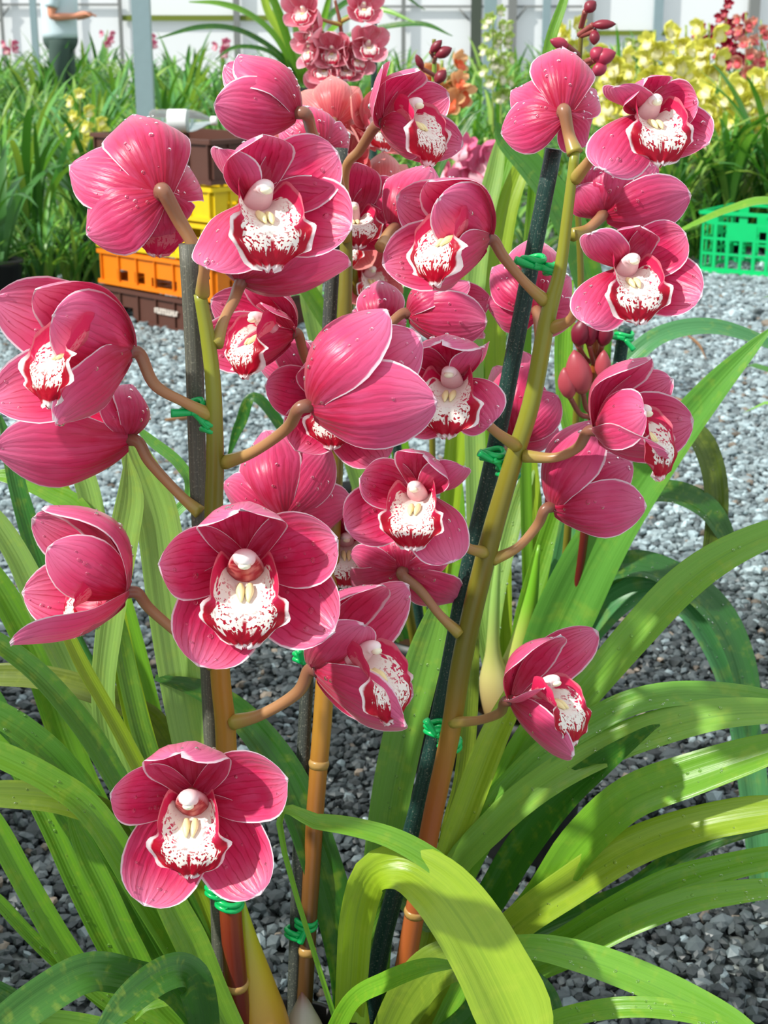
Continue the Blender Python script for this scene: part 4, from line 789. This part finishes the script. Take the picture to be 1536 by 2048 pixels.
for i, (px, Y, h) in enumerate([(-40, 5.75, .34), (20, 5.9, .32), (85, 5.85, .34), (140, 6.0, .33), (190, 6.15, .36), (1330, 6.75, .32), (1390, 6.9, .34), (-80, 5.5, .36)]):
    bed(P(px, 500, Y)[0], Y, h, i*1.1, 'low leafy orchid at the front edge of the bed by the gravel', 'low orchids at the front edge of the bed')
GP = empty('orchid_plant', (P(1760, 700, 2.6)[0], 2.6, 0), 'orchid just outside the right picture edge reaching one leaf over the green crate', 'orchid')
clump('foliage', 79, 26, .6, .6, .034, ORG[GP.name], GP)
leaf(GP, 2.6, 2.5, LG, [(1762, 960, 20), (1720, 640, 40), (1640, 450, 44), (1540, 405, 40), (1460, 420, 28), (1390, 448, 16), (1320, 482, 3)], nhint=(0, -.3, .95))
# orchid row added out of view left of the path to shade the gravel
for i, (x, y, h) in enumerate([(-1.0, -.75, .95), (-.98, -.3, .9), (-1.02, .1, .95), (-.98, .5, .92), (-1.0, .9, .95), (-1.0, 1.3, .92), (-1.05, 1.65, .95), (-1.1, 2.0, .9), (-1.25, -.5, 1.0), (-1.3, .3, 1.0), (-1.3, 1.1, 1.0), (-1.32, 1.8, .95)]):
    o = protos[i % 8].copy(); COL.objects.link(o); o.location = (x, y, 0); o.rotation_euler = (0, 0, i*1.3); s = h/.52; o.scale = (s*.62, s*.62, s)
    tag(o, 'leafy orchid added out of view left of the path to shade the gravel', 'orchid', 'leafy orchids left of the path')
# --- small flowers of the far spikes: one mesh each, copied
def small_flower(seed, col, lipc, mat):
    b = MB(); L = .058
    for k, (th, op, wd, bow, cu) in SLOT.items():
        d = np.array([math.sin(math.radians(th))*math.cos(math.radians(op)), -math.sin(math.radians(op)), math.cos(math.radians(th))*math.cos(math.radians(op))]); Fw = np.array([0, -1.0, 0])
        v, f, uv = tepal_geo(np.zeros(3), d*L, Fw-d*(Fw@d), wd*L*.8, bow, cu, 7, 5, .05, seed+th); b.add(v, f, uv, np.array(col)*random.Random(seed+th).uniform(.85, 1.1))
    v, f, uv = lip_geo(9, 7, seed); v = np.stack([v[:, 0], -v[:, 2], v[:, 1]], 1)*L*.95; b.add(v, f, uv, lipc)
    b.tube([(0, 0, 0), (0, .012, -.004), (0, .03, -.016)], .0025, 6, srgb(150, 170, 80)); return b
def m_smallpetal():
    s = NT('far_petal'); s.set(s.attr(), .45, .35); return s.translucent(s.attr(), .3).m
SPM = m_smallpetal()
KINDS = {'yellow': (srgb(240, 236, 112), srgb(252, 244, 200)), 'red': (srgb(178, 24, 62), srgb(230, 120, 130)), 'peach': (srgb(236, 170, 150), srgb(240, 110, 120)), 'green': (srgb(196, 218, 120), srgb(246, 236, 220)), 'orange': (srgb(244, 190, 136), srgb(236, 110, 70)), 'pink': (srgb(232, 120, 160), srgb(250, 200, 210))}
fproto = {}
def spiked(name_kind, px, Y, spikes, label, foliage=True, sc=1.0, seed=0):
    """plant with leafy base and flower spikes; spikes: (px, ytop, ybottom, dY, n)"""
    col, lc = KINDS[name_kind]; r = random.Random(seed+int(px)); x = P(px, 300, Y)[0]
    e = empty('orchid_plant', (x, Y, 0), label, 'orchid', 'flowering orchids in the bed behind')
    if foliage: clump('foliage', 90+seed, 34, .52, 1.0, .03, (x, Y, 0), e)
    for sx, y0, y1, dy, n in spikes:
        T = P(sx, y0, Y+dy); B = np.array([x+r.uniform(-.04, .04), Y+r.uniform(-.03, .03), .02]); Mx = P(sx, y1, Y+dy); path = cr([B, (B+Mx)/2+np.array([(Mx-B)[0]*.3, 0, 0]), Mx, T], 24)
        m = MB().tube(path, .006*sc, 8, srgb(140, 160, 70)); m.build('flower_stem', STEM, e)
        for i in range(n):
            k = (i+.3)/n; q = Mx+(T-Mx)*k; a = i*2.4+r.uniform(-.4, .4); key = (name_kind, i % 3)
            if key not in fproto: o = small_flower(7+i, col, lc, SPM).build('flower', SPM, e, origin=(0, 0, 0)); fproto[key] = o
            else: o = fproto[key].copy(); COL.objects.link(o); o.parent = e
            s = (1.5 if name_kind == 'yellow' and sc == 1.0 else 1.15)*sc*r.uniform(.85, 1.1)*(1-.25*k); wp = q+np.array([math.sin(a)*.05*sc, -abs(math.cos(a))*.05*sc, r.uniform(-.02, .02)]); o.location = tuple(wp-ORG[e.name]); o.scale = (s, s, s); o.rotation_euler = (r.uniform(-.5, .2), r.uniform(-.3, .3), math.sin(a)*.9)
spiked('yellow', 1165, 9.2, [(1140, 40, 130, 0, 9), (1190, 95, 190, .1, 9)], 'yellow-flowered orchid just right of the back-facing top flower', seed=1)
spiked('yellow', 1250, 8.3, [(1230, 90, 260, 0, 16), (1280, 110, 340, -.1, 18)], 'yellow-flowered orchid right behind the top right pink flower', seed=2)
spiked('yellow', 1330, 7.8, [(1310, 60, 300, 0, 20), (1352, 100, 340, -.1, 20)], 'densely flowered yellow orchid above the top right pink flower', seed=3)
spiked('yellow', 1395, 8.1, [(1372, 50, 250, .1, 16), (1418, 46, 260, 0, 16)], 'tallest yellow-flowered orchid, right of the top right pink flower', seed=4)
spiked('yellow', 1450, 7.5, [(1440, 150, 320, 0, 12), (1478, 170, 360, -.1, 12)], 'yellow-flowered orchid in front of the red-flowered spikes', seed=5)
spiked('yellow', 1522, 7.4, [(1505, 150, 330, 0, 12), (1535, 120, 300, .2, 12)], 'yellow-flowered orchid at the right picture edge', seed=6)
spiked('yellow', 168, 8.6, [(160, 186, 292, 0, 9), (192, 235, 280, -.1, 4)], 'small yellow-flowered orchid alone among the leaves on the left', seed=7, sc=.9)
spiked('green', 992, 9.0, [(986, 22, 165, 0, 15), (1002, 45, 200, .1, 12)], 'pale green flowered orchid spike in front of the white wall', seed=8, sc=.85)
spiked('green', 1275, 9.8, [(1268, 75, 140, 0, 9)], 'pale green flowered orchid far behind the yellow ones', seed=9, sc=.8)
spiked('red', 1455, 9.8, [(1452, 8, 130, 0, 14), (1470, 30, 160, .1, 12)], 'red-flowered orchid spikes against the white wall', seed=10, sc=.85)
spiked('peach', 1505, 9.4, [(1492, 25, 150, 0, 11), (1522, 40, 170, .1, 11)], 'peach-flowered orchid beside the red-flowered spikes', seed=11, sc=.85)
spiked('red', 1408, 10.4, [(1406, 40, 90, 0, 5)], 'small red-flowered orchid above the yellow ones', seed=12, sc=.8)
spiked('orange', 888, 5.2, [(884, 120, 205, 0, 7), (898, 150, 210, -.05, 4)], 'orange-flowered orchid behind the dark red buds', seed=13, sc=.95)
spiked('pink', 945, 3.9, [(930, 290, 360, 0, 5), (972, 275, 350, .05, 4)], 'pale pink orchid low behind the middle flowers', seed=14, sc=1.0)
for i, (px, py, Yq) in enumerate([(445, 92, 14), (300, 85, 17), (20, 90, 16), (215, 72, 18)]):
    spiked('pink', px, Yq, [(px, py-12, py+14, 0, 4)], ['far pink orchid just right of the steel post', 'far pink orchid just left of the steel post', 'far pink orchid at the left picture edge', 'far pink orchid to the right of the person'][i], seed=20+i, sc=1.0)
# --- strap-leaved plant raised on a bench, its leaves against the white wall
bx, byy = P(604, 165, 6.0)[0], 6.0
def bench():
    e = empty('plant_bench', (bx, byy, 0), 'grey slatted plant bench hidden behind the top middle flowers', 'bench'); b = MB()
    for k in range(5): b.box((bx, byy-.2+.1*k, .60), (.6, .075, .02))
    b.build('bench_top', GREYR, e, smooth=False)
    for sx in (-1, 1):
        for sy in (-1, 1): MB().box((bx+sx*.27, byy+sy*.19, .295), (.03, .03, .59)).build('leg', GREYR, e, smooth=False)
bench()
TP = empty('orchid_plant', (bx, byy, .61), 'large strap-leaved orchid on a bench, leaves fanning against the white wall', 'orchid')
v, f = lathe([(0, .61), (.085, .61), (.11, .77), (.116, .77), (.118, .79), (.10, .79), (.096, .76), (0, .755)], (bx, byy, 0), 24); mk('pot', v, f, BLACKP, TP)
for c, y1, pts in [(DG, 5.6, [(598, 168, 8), (560, 110, 14), (480, 62, 16), (400, 55, 14), (312, 78, 3)]), (LG, 5.7, [(598, 168, 8), (555, 80, 15), (500, 30, 17), (440, 8, 15), (378, 4, 3)]),
   (LG, 5.8, [(600, 168, 8), (575, 80, 16), (545, 0, 18), (500, -60, 14), (470, -90, 2)]), (PL_, 5.9, [(604, 168, 8), (596, 70, 18), (585, -20, 18), (560, -110, 14), (550, -140, 2)]), (LG, 6.0, [(606, 168, 8), (615, 70, 18), (620, -40, 18), (640, -120, 10), (650, -140, 2)]),
   (YL, 6.1, [(600, 168, 8), (580, 100, 14), (535, 20, 16), (520, -60, 12), (515, -80, 2)]), (LG, 5.7, [(608, 168, 8), (640, 90, 14), (690, 40, 16), (760, 20, 14), (830, 45, 3)]), (DG, 5.8, [(608, 168, 8), (660, 90, 12), (740, 60, 13), (840, 48, 13), (905, 72, 2)]),
   (DG, 6.2, [(608, 168, 8), (640, 60, 12), (700, 0, 14), (780, -20, 12), (850, 20, 2)]), (PL_, 6.2, [(602, 168, 8), (590, 110, 14), (560, 50, 15), (545, -20, 12), (540, -40, 2)]), (DG, 5.9, [(596, 168, 8), (570, 130, 10), (530, 100, 11), (470, 95, 10), (430, 120, 2)]), (LG, 5.9, [(604, 168, 8), (610, 120, 14), (640, 60, 15), (655, 10, 12), (660, -20, 2)])]:
    leaf(TP, 6.0, y1, c, pts)
# --- crates
YELP = m_simple('yellow_plastic', srgb(232, 196, 20), .4, .4, 30); ORAP = m_simple('orange_plastic', srgb(236, 128, 14), .4, .4, 30); BROP = m_simple('brown_plastic', srgb(92, 58, 48), .5, .35, 30); GRNP = m_simple('green_plastic', srgb(8, 196, 112), .38, .4, 20)
PALE = m_simple('pale_print', srgb(206, 196, 186), .6, .2)
def panel(b, o, ex, ez, L, H, holes, t, n):
    """flat wall L x H with rectangular windows, from corner o along ex; built as a grid of solid cells"""
    xs = sorted({0, L, *[h[0] for h in holes], *[h[2] for h in holes]}); zs = sorted({0, H, *[h[1] for h in holes], *[h[3] for h in holes]}); R = np.stack([ex, n, ez], 1)
    for i in range(len(xs)-1):
        for j in range(len(zs)-1):
            cx, cz = (xs[i]+xs[i+1])/2, (zs[j]+zs[j+1])/2
            if any(h[0] < cx < h[2] and h[1] < cz < h[3] for h in holes): continue
            b.box(o+ex*cx+ez*cz-n*t/2, (xs[i+1]-xs[i], t, zs[j+1]-zs[j]), R)
def crate(corner, ang, L, W, H, z0, mat, label, holesL, holesW, ribs=True, print_=False, bars=None):
    ex = np.array([math.cos(ang), math.sin(ang), 0]); ey = np.array([-math.sin(ang), math.cos(ang), 0]); ez = np.array([0, 0, 1.0]); o = np.array([corner[0], corner[1], z0]); t = .006
    ctr = o+ex*L/2+ey*W/2; e = empty('crate', ctr, label, 'crate', 'stacked bread crates' if mat is not GRNP else None)
    for nm, oo, xx, nn, LL, hh in (('front_panel', o, ex, -ey, L, holesL), ('back_panel', o+ey*W, ex, ey, L, holesL), ('side_panel', o, ey, -ex, W, holesW), ('side_panel', o+ex*L, ey, ex, W, holesW)):
        b = MB(); panel(b, oo+ez*.008, xx, ez, LL, H-.010, [(a*LL, c*H, d*LL, f_*H) for a, c, d, f_ in hh], t, nn); R = np.stack([xx, nn, ez], 1)
        b.box(oo+xx*LL/2+ez*(H-.010)+nn*.004, (LL+.016, .014, .014), R); b.box(oo+xx*LL/2+ez*.012+nn*.004, (LL+.016, .012, .014), R)
        if ribs:
            for k in np.linspace(.015, .985, 7): b.box(oo+xx*LL*k+ez*H*.55+nn*.004, (.006, .008, H*.8), R)
        b.build(nm, mat, e, smooth=False)
    b = MB(); R = np.stack([ex, ey, ez], 1)
    for k in np.linspace(.04, .96, 9): b.box(o+ex*L*k+ey*W/2+ez*.006, (.022, W, .006), R)
    for k in np.linspace(.05, .95, 7): b.box(o+ex*L/2+ey*W*k+ez*.007, (L, .02, .005), R)
    b.build('base_grid', mat, e, smooth=False)
    if print_:
        b = MB(); r = random.Random(3)
        for k in range(9): hh = r.choice((.016, .02, .02)); b.box(o+ex*(L*.5+k*.0145)+ez*(H*.55)-ey*.0085, (.009, .002, hh), R); b.box(o+ex*(L*.5+k*.0145+.004)+ez*(H*.55+r.choice((-.007, 0, .007)))-ey*.0085, (.012, .0022, .004), R)
        lo = b.build('printed_lettering', PALE, e, smooth=False); lo['label'] = 'pale worn lettering on the crate side'
    return e
c0 = P(208, 637, 5.42)[:2]; c1 = P(447, 684, 4.95)[:2]; ang = math.atan2(c1[1]-c0[1], c1[0]-c0[0])
hb = [(.05, .2, .2, .8), (.25, .2, .4, .8), (.45, .2, .6, .45), (.65, .2, .8, .8), (.83, .2, .95, .8)]; ho = [(.15, .12, .25, .42), (.31, .12, .40, .42), (.46, .10, .68, .34), (.74, .12, .83, .42), (.88, .12, .95, .42)]; hs = [(.15, .2, .35, .5), (.6, .2, .85, .5)]
hy = [(.12, .55, .28, .85), (.36, .45, .66, .85), (.74, .55, .9, .85)]
zz = 0.0
for mat, H, lab, hl, pr in [(BROP, .125, 'dark brown bread crate at the bottom of the stack', [(.03, .12, .14, .4), (.17, .12, .28, .4)], True), (ORAP, .13, 'orange bread crate with small windows above the brown one', ho, False), (YELP, .13, 'yellow bread crate directly on the orange one', hy, False), (YELP, .12, 'upper yellow bread crate under the topmost brown one', hy, False), (BROP, .15, 'topmost reddish brown bread crate under the plastic bottle', [(.1, .3, .3, .5)], True)]:
    crate(c0, ang, .64, .42, H, zz, mat, lab, hl, hs, True, pr); zz += H+.001
# bottle on the top crate
ex = np.array([math.cos(ang), math.sin(ang), 0]); ey = np.array([-math.sin(ang), math.cos(ang), 0]); top = np.array([*c0, zz]); bdir = nrm([1, -.05, 0]); bc = P(300, 250, 5.32); bc[2] = zz+.041
PET = m_simple('clear_plastic_bottle', (.86, .95, .93), .06, .6, Transmission_Weight=.85, IOR=1.25); WHITE = m_simple('white_label', srgb(244, 246, 244), .4, .5)
be = empty('plastic_bottle', (bc[0]+.11, bc[1], zz), 'clear plastic bottle with white label lying on top of the crates', 'bottle')
v, f = lathe([(.001, 0), (.03, .002), (.038, .012), (.038, .05), (.0365, .055), (.038, .06), (.038, .135), (.036, .15), (.028, .175), (.016, .2), (.0125, .205), (.0125, .222)], bc, 28, bdir); mk('bottle_body', v, f, PET, be)
v, f = lathe([(.0386, .065), (.0388, .067), (.0388, .128), (.0386, .13)], bc, 28, bdir); mk('label_band', v, f, WHITE, be)
v, f = lathe([(.0, .232), (.015, .232), (.0155, .23), (.0155, .212), (.014, .211)], bc, 20, bdir); mk('cap', v, f, WHITE, be)


# green lattice milk crate at the right
g0 = P(1397, 548, 6.53)[:2]; ga = math.atan2(-.66, 1); hl = []
for i in range(6):
    for j in range(3): hl.append((.035+i*.158, .09+j*.235, .035+i*.158+.118, .09+j*.235+.195))
hl = [h for h in hl if not (.34 < h[0] < .64 and h[1] > .45)]+[(.2, .80, .45, .92), (.55, .80, .78, .92)]
crate(g0, ga, .37, .37, .275, 0, GRNP, 'bright green lattice crate on the gravel at the right edge', hl, hl, False)
# --- person walking far behind on the left
def person():
    Y = 17.0; x = P(120, 60, Y)[0]; e = empty('person', (x, Y, 0), 'person far behind on the left in light shirt and dark trousers, forearm held forward', 'person', 'people')
    SK = m_simple('skin', srgb(222, 150, 120), .5, .3); SH = m_simple('pale_blue_shirt', srgb(206, 224, 232), .7, .2); TR = m_simple('dark_trousers', srgb(74, 92, 86), .8, .2); HR = m_simple('brown_hair', srgb(70, 50, 36), .7, .2)
    J = {'pel': (0, 0, 1.02, .135), 'wa': (0, 0, 1.16, .13), 'ch': (.01, 0, 1.38, .15), 'sh': (0, 0, 1.52, .11), 'ne': (.02, 0, 1.60, .055), 'h1': (.04, 0, 1.68, .085), 'h2': (.04, 0, 1.78, .10), 'h3': (.03, 0, 1.86, .07), 'nose': (.135, 0, 1.72, .018)}
    E = [('pel', 'wa'), ('wa', 'ch'), ('ch', 'sh'), ('sh', 'ne'), ('ne', 'h1'), ('h1', 'h2'), ('h2', 'h3'), ('h2', 'nose')]
    for s, k in ((-1, 'a'), (1, 'b')):
        J.update({k+'s': (0, s*.19, 1.50, .065), k+'e': (-.04, s*.24, 1.23, .048), k+'w': (.2, s*.17, 1.24, .034), k+'p': (.28, s*.16, 1.26, .036), k+'hip': (0, s*.10, .95, .10), k+'k': (.05*s, s*.10, .52, .07), k+'f': (.02*s, s*.10, .09, .045), k+'t': (.17+.02*s, s*.11, .04, .035)})
        E += [('sh', k+'s'), (k+'s', k+'e'), (k+'e', k+'w'), (k+'w', k+'p'), ('pel', k+'hip'), (k+'hip', k+'k'), (k+'k', k+'f'), (k+'f', k+'t')]
        for i in range(4): J[k+'d%d' % i] = (.33, s*.16+(i-1.5)*.02, 1.265, .010); J[k+'g%d' % i] = (.37+.006*(i in (1, 2)), s*.16+(i-1.5)*.021, 1.245, .008); E += [(k+'p', k+'d%d' % i), (k+'d%d' % i, k+'g%d' % i)]
        J[k+'u'] = (.29, s*.16-s*.045, 1.285, .011); J[k+'v'] = (.33, s*.16-s*.055, 1.28, .009); E += [(k+'p', k+'u'), (k+'u', k+'v')]
    ks = list(J); me = bpy.data.meshes.new('body'); me.from_pydata([J[k][:3] for k in ks], [(ks.index(a), ks.index(b_)) for a, b_ in E], []); o = bpy.data.objects.new('body', me); COL.objects.link(o); o.parent = e
    m = o.modifiers.new('skin', 'SKIN'); sv = me.skin_vertices[0].data
    for i, k in enumerate(ks): sv[i].radius = (J[k][3], J[k][3])
    sv[ks.index('pel')].use_root = True; s2 = o.modifiers.new('sub', 'SUBSURF'); s2.levels = 1; s2.render_levels = 2; me.materials.append(SK)
    base = ORG[e.name]
    def cloth(nm, tubes, mat):
        b = MB()
        for pts, rad in tubes: b.tube([base+np.array(p) for p in pts], rad, 16, sub=14)
        b.build(nm, mat, e)
    cloth('shirt', [([(0, 0, 1.02), (0, 0, 1.2), (.01, 0, 1.4), (0, 0, 1.53), (.01, 0, 1.60)], [.19, .19, .2, .17, .075])]+[([(0, s*.13, 1.52), (0, s*.2, 1.48), (-.03, s*.235, 1.33)], [.09, .085, .07]) for s in (-1, 1)], SH)
    cloth('trousers', [([(0, 0, 1.10), (0, 0, .98), (0, 0, .90)], [.185, .188, .15])]+[([(0, s*.09, .98), (0, s*.10, .9), (.05*s, s*.1, .52), (.02*s, s*.1, .1)], [.12, .115, .085, .07]) for s in (-1, 1)], TR)
    cloth('hair', [([(.0, 0, 1.72), (.0, 0, 1.80), (.03, 0, 1.90), (.06, 0, 1.90)], [.07, .105, .085, .03])], HR)
person()
print('bed plants', cnt, 'flowers', len(FLOWERS), 'stones', NG)

DRY = m_simple('dry_leaf', srgb(150, 112, 78), .8, .15, 60)
for i, (pts, lab) in enumerate([([(1372, 668), (1398, 690), (1412, 718)], 'curled brown leaf scrap on the gravel below the green crate'), ([(1328, 790), (1370, 806), (1395, 822)], 'brown leaf scrap on the gravel beside the right-hand flower'), ([(640, 700), (660, 726), (668, 742)], 'brown leaf scrap on the gravel left of the big side-facing flower'), ([(690, 806), (716, 812), (742, 806)], 'pale dry straw on the gravel behind the central flowers'), ([(1135, 690), (1150, 720), (1158, 760)], 'dry straw on the gravel behind the short stake'), ([(330, 840), (366, 836), (400, 830)], 'brown straw on the gravel behind the weathered grey stake')]):
    g = []
    for px, py in pts: d = ray(px, py); g.append(CAMP+d*((.022-CAMH)/d[2]))
    tag(MB().tube(g, [.003, .007, .002], 6, sub=10, flat=.35).build('dry_leaf', DRY), lab, 'dry leaf', 'dry scraps on the gravel')
